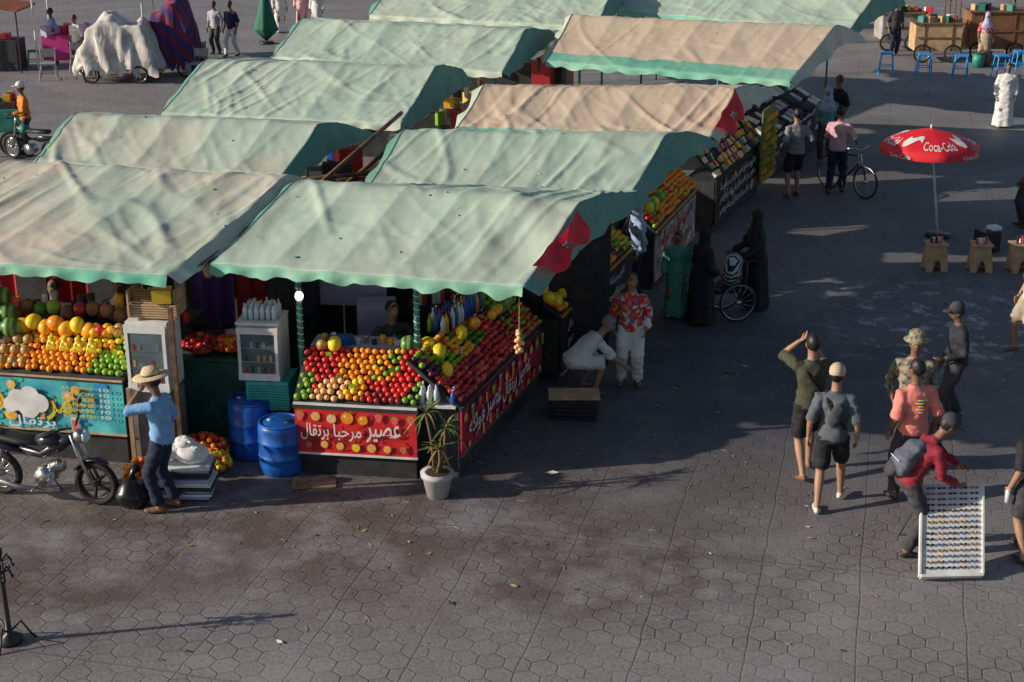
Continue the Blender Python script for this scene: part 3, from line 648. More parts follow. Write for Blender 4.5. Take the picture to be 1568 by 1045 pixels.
def rub(x,y,s):
    b=MB(); v,f=ICO[3]; bm=M('bag_plastic_black',(.01,.01,.012),.3,.2,5); pts=[]
    for a in v:
        q=V(a); k=1+.2*noise.noise(q*2.2+V((x,0,0)))+.1*abs(noise.noise(q*6))+.06*noise.noise(q*14); z=max(0,.16+q.z*.2); pts.append((q.x*.2*k*(1-.35*max(0,q.z)),q.y*.18*k*(1-.35*max(0,q.z)),z))
    b.add(pts,f,bm); b.tube([(0,0,.33),(.02,0,.4),(.06,.03,.46),(.1,.06,.47)],[.06,.03,.06,.03],bm,9,fold=.2,nf=3); b.build('black_rubbish_bag',(x,y,0),sc=s)
rub(-4.27,15.33,1.0)
# ---- potted plant
b=MB(); potm=M('pot_grey',(.45,.45,.47),.6,.08,6)
b.tube([(0,0,0),(0,0,.24),(0,0,.25),(0,0,.3)],[.12,.17,.19,.195],potm,24,cap=0); b.ell((0,0,.29),(.17,.17,.02),M('soil',(.05,.035,.02)))
leaf=M('leaf_green',(.06,.16,.03),.5,.3,6,col2=(.16,.2,.05)); leafd=M('leaf_dry',(.3,.2,.06),.7,.3,6)
def blade(b,base,dirv,L_,wd,mat,droop):
    vs=[];n=7;dirv=V(dirv).normalized();sd=dirv.cross(V((0,0,1)))
    if sd.length<.1: sd=V((1,0,0))
    sd.normalize()
    for i in range(n+1):
        t=i/n; p=V(base)+dirv*L_*t-V((0,0,1))*droop*L_*t*t; w_=wd*math.sin(math.pi*min(1,t*.8+.12))*(1-t*.6)
        vs+=[p+sd*w_+V((0,0,w_*.4)),p,p-sd*w_+V((0,0,w_*.4))]
    b.add(vs,[f for i in range(n) for f in ((3*i,3*i+3,3*i+4,3*i+1),(3*i+1,3*i+4,3*i+5,3*i+2))],mat)
stems=[((.03,0,.28),(.1,-.03,.85)),((-.03,.02,.28),(-.12,.05,1.0)),((0,-.03,.28),(.03,-.05,.6))]
for a,c in stems:
    b.tube([a,(V(a)+V(c))/2+V((.02,0,0)),c],[.022,.018,.015],M('stem',(.15,.1,.05),.8),8)
    for i in range(18):
        th=R.uniform(0,6.28); el=R.uniform(-.1,1.2); blade(b,c,(math.cos(th)*math.cos(el),math.sin(th)*math.cos(el),math.sin(el)),R.uniform(.2,.38),.02,leaf if R.random()<.85 else leafd,R.uniform(.2,.9))
for i in range(9):
    th=R.uniform(0,6.28); blade(b,(0,0,.3),(math.cos(th)*.7,math.sin(th)*.7,1),R.uniform(.25,.4),.018,leaf if i%3 else leafd,R.uniform(.1,.7))
b.build('potted_plant',(-.85,15.58,0))
# ---- flags
def flag(name,a,c,d,e,parent=None):
    b=MB(); a,c,d,e=[V(q) for q in(a,c,d,e)]; n=18;m_=11;vs=[]
    for i in range(n+1):
        for j in range(m_+1):
            u=i/n;w_=j/m_; p=(a*(1-u)+c*u)*(1-w_)+(e*(1-u)+d*u)*w_; p=p+V((0,0,1))*.035*math.sin(u*9+w_*3)+V((.03*math.sin(u*11+w_*5),-.02*math.sin(u*8),0)); vs.append(p)
    b.add(vs,[(i*(m_+1)+j,(i+1)*(m_+1)+j,(i+1)*(m_+1)+j+1,i*(m_+1)+j+1) for i in range(n) for j in range(m_)],M('flag_red',(.75,.01,.03),.6,.15,5))
    ce=(a+c+d+e)/4+V((.03,-.06,.03)); u_=(c-a).normalized(); w_=(e-a).normalized()
    for k in range(5):
        t1=math.pi/2+k*4*math.pi/5;t2=math.pi/2+(k+1)*4*math.pi/5; p1=ce+(u_*math.cos(t1)+w_*math.sin(t1))*.07;p2=ce+(u_*math.cos(t2)+w_*math.sin(t2))*.07; b.tube([p1,p2],.007,teal,5)
    b.build(name,parent=parent)
flag('moroccan_flag',(.22,16.05,2.6),(.8,17.05,2.97),(.92,16.9,2.74),(.52,16.2,2.46))
flag('moroccan_flag',(3.3,24.2,2.5),(3.7,24.7,3.05),(3.85,24.7,2.6),(3.6,24.3,2.35))
# ---- umbrella
b=MB(); top=V((7.5,26.6,2.0)); foot=V((7.8,26.55,0)); axis=(top-foot).normalized(); cc=foot+axis*1.98
b.tube([foot,cc],.022,whitep,10); b.cyl(foot,foot+V((0,0,.06)),.22,blk,20)
redm=M('umbrella_red',(.68,.012,.025),.6,.08,5); NS=8
prf=[(.03,.03),(.25,-.02),(.5,-.09),(.72,-.18),(.9,-.28),(.905,-.4)]
def umb(rad,th,dz=0):
    k=1-.05*abs(math.sin(th*NS/2))
    for (r0,z0),(r1,z1) in zip(prf,prf[1:]):
        if rad<=r1: q=(rad-r0)/(r1-r0); z=z0+(z1-z0)*q; break
    else: z=prf[-1][1]
    return cc+V((math.cos(th)*rad*k,math.sin(th)*rad*k,z+dz))
vs=[];n=64
for rad,dz in prf: vs+=[umb(rad,2*math.pi*i/n) if rad<.904 else umb(.9,2*math.pi*i/n)+V((0,0,-.11-.02*abs(math.sin(i*math.pi*NS/n)))) for i in range(n)]
b.add(vs,[(k*n+i,k*n+(i+1)%n,(k+1)*n+(i+1)%n,(k+1)*n+i) for k in range(5) for i in range(n)],redm,True)
tv,tf=textmesh('Coca-Cola')
for th in (-math.pi/2,0,math.pi/2,math.pi):
    b.add([umb(.82-.24*(1-y),th-.42+.84*x,.012) for x,y in tv] if False else [umb(.58+.24*(1-y),th-.42+.84*x,.012) for x,y in tv],tf,whitep,False)
    b.add([V((cc.x+math.cos(a)*.93*(1-.05*abs(math.sin(a*4))),cc.y+math.sin(a)*.93*(1-.05*abs(math.sin(a*4))),cc.z-.38+.075*y)) for x,y in tv for a in (th+.45+.5*x,)],tf,whitep,False)
for th in (-.75,.85,2.4,-2.35):
    v2=[]
    for i in range(11):
        a=th-.28+.56*i/10; v2+=[umb(.45+.06*math.sin(i*.6),a,.01),umb(.66+.12*math.sin(i*.6),a,.01)]
    b.add(v2,[(2*i,2*i+1,2*i+3,2*i+2) for i in range(10)],whitep,True)
for i in range(NS): a=2*math.pi*i/NS; b.tube([cc+V((0,0,-.35)),cc+V((math.cos(a)*.55,math.sin(a)*.55,-.14))],.006,steel,5); b.tube([cc,cc+V((math.cos(a)*.9,math.sin(a)*.9,-.31))],.006,steel,5)
b.ell(cc+V((0,0,.06)),(.02,.02,.05),whitep); b.build('red_parasol')
# ---- small cardboard coloured tables
def ctable(x,y,rz):
    b=MB(); 
    for s in(-1,1):
        prof=[(-.19,0),(-.08,0),(-.05,.16),(0,.22),(.05,.16),(.08,0),(.19,0),(.13,.46),(-.13,.46)]
        vs=[(px,s*.15,pz) for px,pz in prof]+[(px,s*.15-s*.015,pz) for px,pz in prof]; n=len(prof)
        b.add(vs,[(0,1,2,8),(2,3,4,7,8),(4,5,6,7),(8+n,2+n,1+n,n),(8+n,7+n,4+n,3+n,2+n),(7+n,6+n,5+n,4+n)]+[(i,(i+1)%n,(i+1)%n+n,i+n) for i in range(n)],card,False)
    b.box((0,0,.47),(.34,.36,.025),card)
    for s in(-1,1): b.box((s*.15,0,.24),(.015,.27,.4),card,rot=Matrix.Rotation(-s*.12,3,'Y'))
    for i in range(6): b.cyl((-.1+.04*i,-.05+.1*(i%2),.484),(-.1+.04*i,-.05+.1*(i%2),.484+R.uniform(.06,.14)),.022,R.choice([redp,whitep,blk,FR['pink']]),8)
    b.box((.02,.05,.52),(.16,.1,.06),whitep,.3)
    b.build('small_table',(x,y,0),rz,bevel=.003)
ctable(7.17,24.45,.05); ctable(7.92,24.4,-.05); ctable(8.6,24.4,.1)
b=MB(); b.box((0,0,.2),(.35,.35,.36),blk,.2); b.box((.1,0,.42),(.2,.2,.08),whitep,.4); b.build('black_cool_box',(8.4,25.6,0),bevel=.02)
# ---- stools
def stool(x,y,mat,name='plastic_stool',h=.62,w_=.36,back=False):
    b=MB(); b.box((0,0,h),(w_,w_,.04),mat); 
    for sx in(-1,1):
        for sy in(-1,1): b.tube([(sx*w_*.42,sy*w_*.42,h),(sx*w_*.58,sy*w_*.58,0)],.022,mat,6)
    for sx,sy,ex,ey in((-1,-1,1,-1),(1,-1,1,1),(1,1,-1,1),(-1,1,-1,-1)): b.tube([(sx*w_*.5,sy*w_*.5,h*.45),(ex*w_*.5,ey*w_*.5,h*.45)],.014,mat,5)
    if back:
        for sx in(-1,1): b.tube([(sx*w_*.45,w_*.45,h),(sx*w_*.5,w_*.6,h*1.9)],.018,mat,6)
        b.box((0,w_*.56,h*1.6),(w_,.03,h*.5),mat)
    b.build(name,(x,y,0),R.uniform(-.3,.3),bevel=.006)
for x,y in((10.9,43.9),(11.95,43.7),(12.95,43.5),(14.1,43.4),(14.9,44.2)): stool(x,y,M('stool_blue',(.01,.3,.8),.4,.1,5),h=.64,w_=.36)
for x,y,mt in((-14.9,44.9,redp),(-14.3,45.2,M('stool_green',(.03,.3,.1))),(-15.6,44.6,M('stool_green',(0,0,0)))): stool(x,y,mt,h=.5)
for x,y in((-13.3,43.2),(-12.8,44.5),(-9.2,44.5),(-9.0,43.3),(-14.9,33.2)): stool(x,y,M('chair_grey',(.3,.3,.3),.5,.1,5),'chair',h=.45,w_=.42,back=True)
# ---- motorcycle
def wheel(b,c,r,ax=(0,1,0),tr=.035,spokes=5,sm=steel,tire=rubber,sr=.012):
    c=V(c); b.torus(c,ax,r-tr,tr,tire,30,8); b.torus(c,ax,r-2.1*tr,.012,sm,30,6); b.cyl(c-V(ax)*.04,c+V(ax)*.04,.04,sm,12)
    a=V(ax).normalized();u=a.orthogonal().normalized();w_=a.cross(u)
    for i in range(spokes): th=2*math.pi*i/spokes; b.tube([c,c+(u*math.cos(th)+w_*math.sin(th))*(r-2*tr)],sr,sm,5)
b=MB(); 
wheel(b,(.6,0,.27),.27,tr=.04,sm=blk,sr=.018); wheel(b,(-.6,0,.27),.27,tr=.04,sm=steel,spokes=12,sr=.006)
paint=M('moto_paint',(.015,.018,.03),.25,.1,5); seat=M('seat_vinyl',(.02,.02,.02),.5,.1,5)
for s in(-1,1):
    b.tube([(.6,s*.07,.27),(.45,s*.07,.62),(.37,s*.06,.85)],[.02,.024,.018],steel,8); b.tube([(-.6,s*.1,.3),(-.5,s*.1,.62)],[.03,.025],steel,8)
    b.tube([(.38,s*.05,.93),(.34,s*.2,.97),(.26,s*.34,.95)],.014,blk,7); b.tube([(.29,s*.3,.95),(.22,s*.37,.94)],.02,rubber,8); b.tube([(.33,s*.2,.97),(.33,s*.25,1.1)],.006,blk,5); b.ell((.33,s*.27,1.13),(.015,.05,.03),blk)
b.ell((.46,0,.83),(.09,.09,.09),steel); b.ell((.52,0,.83),(.05,.075,.075),glass)
b.tube([(.75,0,.5),(.64,0,.57),(.5,0,.55),(.36,0,.42)],[(.06,.015),(.07,.02),(.07,.02),(.06,.015)],paint,8,ref=(0,1,0))
b.tube([(.38,0,.82),(.2,0,.7),(-.05,0,.55),(-.3,0,.6)],[.05,.08,.05,.06],paint,10,ref=(0,1,0))
b.tube([(.24,0,.72),(.1,0,.76),(-.08,0,.72)],[(.07,.06),(.13,.1),(.09,.06)],paint,12,ref=(0,1,0))
b.tube([(-.02,0,.72),(-.3,0,.72),(-.6,0,.76),(-.78,0,.77)],[(.1,.05),(.13,.055),(.12,.05),(.07,.03)],seat,12,ref=(0,1,0))
b.tube([(-.3,0,.6),(-.6,0,.64),(-.85,0,.55)],[(.09,.04),(.1,.05),(.06,.03)],paint,10,ref=(0,1,0))
b.tube([(0,-.02,.28),(0,0,.4)],[(.14,.1),(.12,.09)],steel,10); b.cyl((0,-.13,.32),(0,.13,.32),.1,steel,18); b.tube([(.05,0,.4),(.2,0,.46)],[.07,.075],steel,10)
for i in range(5): b.torus((.08+.025*i,0,.415+.01*i),(1,0,.4),.08,.006,steel,16,4)
b.tube([(.15,-.12,.36),(.05,-.16,.2),(-.3,-.17,.2),(-.75,-.18,.3)],[.02,.02,.035,.04],steel,10); b.tube([(-.05,-.12,.25),(-.05,-.28,.22)],.012,steel,6); b.tube([(-.05,.12,.25),(0,.25,0)],.012,steel,6)
for i in range(3): b.tube([(-.55-.12*i,-.1,.82),(-.55-.12*i,.1,.82)],.008,steel,5)
b.tube([(-.5,.1,.8),(-.9,.1,.84),(-.9,-.1,.84),(-.5,-.1,.8)],.01,steel,6); b.ell((-.9,0,.66),(.03,.06,.04),redp)
b.build('parked_motorcycle',(-5.25,15.5,0),math.radians(-14))
# ---- bicycle
def bicycle(x,y,rz,name='bicycle'):
    b=MB(); wheel(b,(.52,0,.34),.34,tr=.018,spokes=16,sr=.002,sm=steel); wheel(b,(-.52,0,.34),.34,tr=.018,spokes=16,sr=.002)
    for a,c in (((-.52,0,.34),(-.08,0,.3)),((-.52,0,.34),(-.18,0,.78)),((-.08,0,.3),(-.2,0,.88)),((-.08,0,.3),(.36,0,.72)),((-.18,0,.78),(.34,0,.84)),((.52,0,.34),(.34,0,.95))): b.tube([a,c],.017,blk,7)
    b.tube([(.34,0,.95),(.34,.2,1.02),(.22,.28,1.0)],.013,steel,6); b.tube([(.34,0,.95),(.34,-.2,1.02),(.22,-.28,1.0)],.013,steel,6); b.ell((-.22,0,.92),(.13,.07,.035),blk)
    b.torus((-.08,0,.3),(0,1,0),.09,.008,steel,18,4); b.tube([(-.08,-.08,.3),(-.0,-.1,.17)],.01,steel,5); b.tube([(-.08,.08,.3),(-.16,.1,.43)],.01,steel,5)
    b.tube([(-.2,-.0,.72),(-.65,0,.72)],.012,blk,5); b.box((-.5,0,.74),(.35,.14,.02),blk)
    b.build(name,(x,y,0),rz)
bicycle(6.78,29.75,math.radians(-58))
# ---- wheelchair
b=MB()
for s in(-1,1): wheel(b,(0,s*.3,.31),.31,tr=.018,spokes=14,sr=.003); wheel(b,(.42,s*.24,.09),.09,tr=.02,spokes=5)
for s in(-1,1):
    b.tube([(-.15,s*.24,.95),(-.13,s*.24,.45),(.35,s*.24,.45),(.45,s*.24,.15),(.6,s*.2,.1)],.014,blk,7); b.tube([(-.13,s*.24,.68),(.3,s*.24,.66),(.35,s*.24,.45)],.014,blk,7); b.tube([(-.15,s*.24,.93),(-.28,s*.24,.93)],.018,rubber,7)
b.box((.12,0,.47),(.44,.44,.05),blk); b.box((-.15,0,.7),(.04,.46,.42),blk); b.tube([(.0,0,.55),(0,0,.75),(-.05,0,.92),(-.06,0,.97)],[(.2,.16),(.22,.16),(.17,.13),(.1,.08)],stripes('cloth_zebra',(.02,.02,.02),(.6,.6,.6),9,'DIAGONAL'),14,ref=(0,1,0))
b.box((.58,0,.09),(.2,.36,.02),blk); b.build('wheelchair',(3.36,22.0,0),math.radians(195),bevel=0)
# ---- plastic crate + cardboard
b=MB()
for zz in range(5): 
    for s in(-1,1): b.box((0,s*.2,.03+.055*zz),(.6,.015,.035),blk); b.box((s*.3,0,.03+.055*zz),(.015,.4,.035),blk)
for i in range(7):
    for s in(-1,1): b.box((-.3+.1*i,s*.202,.14),(.02,.018,.28),blk)
b.box((-.0,0,.29),(.66,.4,.015),card,.1); b.build('plastic_crate',(.8,18.0,0),-.1)
b=MB(); b.box((0,0,.02),(.5,.3,.02),M('cardboard_worn',(.3,.2,.12),.9,.3,8),.1); b.build('flattened_cardboard',(-2.3,15.9,0))
# ---- sunglasses display board
b=MB(); O=V((4.47,13.6,.05)); up=V((.14,.72,.7)).normalized(); ax=V((1,.05,0)).normalized(); nrm=ax.cross(up).normalized(); Lw,Lh=.64,1.0
rot=Matrix((ax,up,nrm)).transposed(); b.box(O+up*Lh/2,(Lw,Lh,.03),whitep,rot=rot)
for s in(-1,1): b.box(O+up*Lh/2+ax*s*(Lw/2+.006)+nrm*.01,(.02,Lh+.02,.05),whitep,rot=rot)
b.box(O+nrm*.02-up*.01,(Lw,.03,.08),whitep,rot=rot)
lens=[M('lens_black',(.01,.01,.012),.15,0),M('lens_black',(0,0,0)),M('lens_brown',(.12,.05,.02),.2,0),M('lens_amber',(.4,.2,.04),.2,0),M('lens_blue',(.05,.12,.3),.15,0),M('lens_grey',(.2,.2,.24),.15,0)]
for r_ in range(15):
    for c_ in range(5):
        p=O+up*(.08+r_*.062)+ax*(-Lw/2+.09+c_*.115)+nrm*.03; mt=R.choice(lens)
        for s in(-1,1): b.ell(p+ax*s*.024,(.021,.016,.006),mt,rot,1)
        b.tube([p-ax*.01,p+ax*.01],.003,blk,4)
        for s in (-1,1): b.tube([p+ax*s*.046,p+ax*s*.046+up*.012-nrm*.02],.003,blk,4)
for s in(-1,1): b.tube([O+ax*s*.28+up*.95,V((O.x+s*.28,O.y+1.0,0))],.012,steel,6)
b.build('sunglasses_display_board')
# ---- wrought iron stand bottom left
b=MB(); 
b.tube([(0,0,0),(0,0,.05),(0,0,.1),(0,0,.6),(0,0,.65),(0,0,.9)],[.12,.12,.03,.022,.035,.02],blk,12)
for i in range(3):
    a=i*2.1+.4; d=V((math.cos(a),math.sin(a),0)); b.tube([(0,0,.1),d*.12+V((0,0,.2)),d*.2+V((0,0,.05)),d*.24],.012,blk,6)
for zz,r in((.72,.1),(.84,.12)):
    for i in range(6):
        a=i*1.047; d=V((math.cos(a),math.sin(a),0)); b.tube([(0,0,zz),d*r*.7+V((0,0,zz+.05)),d*r+V((0,0,zz-.02))],.01,blk,6); b.ell(d*r+V((0,0,zz-.02)),.018,blk,sub=1)
b.ell((0,0,.95),(.035,.035,.06),blk); b.torus((0,0,.78),(0,0,1),.08,.01,blk,20)
b.build('wrought_iron_stand',(-4.74,12.4,0))
# ---- background left
def drape(name,x,y,w_,d_,h,mat,seed,rz=0):
    b=MB(); n=34; vs=[]
    for i in range(n+1):
        for j in range(n+1):
            u=i/n*2-1;v_=j/n*2-1; px=u*w_/2; py=v_*d_/2; e=max(abs(u),abs(v_)); z=h*(1-.3*abs(u)**2)
            z+=.35*noise.noise(V((px*1.6+seed,py*1.6,0)))+.12*abs(noise.noise(V((px*4+seed,py*4,2))))
            if e>.68: z-= (e-.68)/.32*(z-.3-.12*math.sin(i*.9+j*1.3)); 
            k=1-.1*(e>.75)*math.sin(i*.7+j*.9+noise.noise(V((i*.3,j*.3,seed)))*3); vs.append((px*k,py*k,z))
    b.add(vs,[(i*(n+1)+j,(i+1)*(n+1)+j,(i+1)*(n+1)+j+1,i*(n+1)+j+1) for i in range(n) for j in range(n)],mat)
    for sx in(-1,1):
        for sy in(-1,1): b.tube([(sx*w_*.4,sy*d_*.35,0),(sx*w_*.4,sy*d_*.35,h*.6)],.03,wood,6)
    for s in (-1,1): wheel(b,(s*w_*.3,-d_*.45,.25),.25,tr=.03,spokes=8,sr=.008)
    return b.build(name,(x,y,0),rz)
drape('tarpaulin_covered_cart',-11.2,43.2,2.3,1.6,1.75,M('tarpaulin_white',(.6,.57,.53),.8,.2,3,.4),1)
drape('tarpaulin_covered_cart',-9.9,44.2,1.5,1.4,2.0,stripes('tarpaulin_maroon',(.2,.02,.06),(.05,.03,.14),1.2,'DIAGONAL'),5)
b=MB()
vs=[];n=16
for i in range(n+1):
    for j in range(5): vs.append((-1.7+3.4*i/n,-1+2*j/4,2.1+.25*math.sin(math.pi*j/4)+.03*math.sin(i*2)))
pc=M('pink_cloth',(.75,.05,.3),.7,.1,3)
b.add(vs,[(i*5+j,(i+1)*5+j,(i+1)*5+j+1,i*5+j+1) for i in range(n) for j in range(4)],stripes('canopy_pink',(.75,.1,.3),(.75,.7,.7),5,'X'))
for sx in(-1,1):
    for sy in(-1,1): b.cyl((sx*1.6,sy*.9,0),(sx*1.6,sy*.9,2.1),.03,whitep,8)
b.box((0,0,.9),(3,1.2,.06),pc); b.box((0,-.6,.55),(3,.03,.7),pc)
for i in range(30): b.box((R.uniform(-1.4,1.4),R.uniform(-.5,.5),1.05),(R.uniform(.1,.3),R.uniform(.1,.3),R.uniform(.1,.35)),R.choice([whitep,whitep,redp,lilac,pc]),R.uniform(0,3))
b.build('pink_canopy_stall',(-12.6,46.0,0),.05)
b=MB(); b.tube([(0,0,1.75),(0,0,1.5),(0,0,1.0),(0,0,.55),(0,0,.45)],[.04,.14,.25,.36,.37],M('parasol_green',(.01,.14,.08),.7,.2,5),24,fold=.14,nf=8,cap=1); b.cyl((0,0,0),(0,0,1.9),.025,wood,8); b.cyl((0,0,0),(0,0,.08),.25,blk,16); b.build('closed_green_parasol',(-8.1,50.0,0))
b=MB(); b.box((0,0,2.0),(2.6,1.8,.06),M('canopy_rust',(.35,.1,.04),.8,.2,3),rot=Matrix.Rotation(.15,3,'Y'))
for sx in(-1,1):
    for sy in(-1,1): b.cyl((sx*1.2,sy*.8,0),(sx*1.2,sy*.8,2.0-sx*.15),.025,blk,8)
b.box((0,0,.45),(2,.9,.9),darkgrey); 
for i in range(16): b.box((R.uniform(-.9,.9),R.uniform(-.3,.3),1.0),(.2,.2,R.uniform(.1,.3)),R.choice(gm))
b.build('market_cart',(-15.6,45.0,0),bevel=.01)
# right background
for (x,y,w_,mt,zz,bm_) in ((13.2,51.5,3.4,tarpT,2.6,card),(10.9,53.5,2.6,tarpT,2.7,wood),(16.2,51,3.0,tarpM,2.6,card)):
    b=MB(); vs=[];n=16
    for i in range(n+1):
        for j in range(n+1):
            u=i/n*2-1;v_=j/n*2-1; vs.append((u*w_/2,v_*1.4,zz-.35*max(abs(u),abs(v_))**1.5+.05*noise.noise(V((u*3,v_*3,x)))-.15*u))
    b.add(vs,[(i*(n+1)+j,(i+1)*(n+1)+j,(i+1)*(n+1)+j+1,i*(n+1)+j+1) for i in range(n) for j in range(n)],mt)
    for sx in(-1,1):
        for sy in(-1,1): b.cyl((sx*w_*.45,sy*1.25,0),(sx*w_*.45,sy*1.25,zz-.4),.025,wood,8)
    b.box((0,.3,.4),(w_*.5,.8,.8),bm_)
    for i in range(18): b.box((R.uniform(-w_*.28,w_*.28),.3+R.uniform(-.4,.4),.92),(R.uniform(.1,.3),.2,R.uniform(.1,.3)),R.choice(gm+[wood,card]),R.uniform(0,3))
    b.build('canopy_stall',(x,y,0),-.15)
def crate_cart(x,y,w_,h,mt):
    b=MB(); b.box((0,0,.35+h/2),(w_,.9,h),mt); b.box((0,-.47,.35+h*.5),(w_*.9,.02,h*.06),wood); b.box((0,0,.37+h),(w_*1.08,1.0,.04),wood)
    for s in(-1,1): wheel(b,(s*w_*.33,-.5,.28),.28,tr=.03,spokes=8,sr=.008); b.box((s*w_*.3,-.46,.35+h/2),(.04,.02,h),wood)
    for i in range(8): b.box((R.uniform(-w_*.4,w_*.4),R.uniform(-.3,.3),.48+h),(.2,.2,.18),R.choice([card,wood,whitep,blk,teal]),R.uniform(0,2))
    b.build('wooden_cart',(x,y,0),R.uniform(-.2,.2),bevel=.01)
crate_cart(13.0,46.6,1.4,.8,card); crate_cart(14.9,47.0,1.7,1.1,M('brown_panel',(.25,.11,.05),.7,.2,3)); crate_cart(12.4,48.9,1.2,.8,M('metal_sheet',(.35,.35,.33),.5,.2,3))
for x,y in((14.0,45.3),(14.3,45.6),(15.6,45.6)):
    b=MB(); b.cyl((0,0,0),(0,0,.42),.16,R.choice([blk,wood,teal]),16,.19); b.torus((0,0,.42),(0,0,1),.19,.015,blk,20); b.build('bucket',(x,y,0))
# ---- litter
b=MB()
for i in range(520):
    x=R.uniform(-6,9); y=R.uniform(12,27) if i%3 else R.uniform(14,20); s=R.choice([.01,.012,.015,.02,.03]) ; a=R.uniform(0,3.14)
    if i%40==0: s=.05
    q=[(math.cos(a+k*1.57+R.uniform(-.3,.3))*s*(1.6 if k%2 else .7),math.sin(a+k*1.57)*s*(1.6 if k%2 else .7)) for k in range(4)]
    b.add([(x+u,y+v_,.006+R.uniform(0,s*.5)) for u,v_ in q],[(0,1,2,3)],R.choice([whitep,card,card,darkgrey,FR['tan'],wood,wood,wood]),False)
for i in range(45):
    x=R.uniform(-4,5);y=R.uniform(12.5,18);a=R.uniform(0,3.1); b.tube([(x,y,.006),(x+.05*math.cos(a),y+.05*math.sin(a),.008),(x+.1*math.cos(a+.3),y+.1*math.sin(a+.3),.006)],.0025,FR['tan'] if i%3==0 else card,4)
b.build('litter')
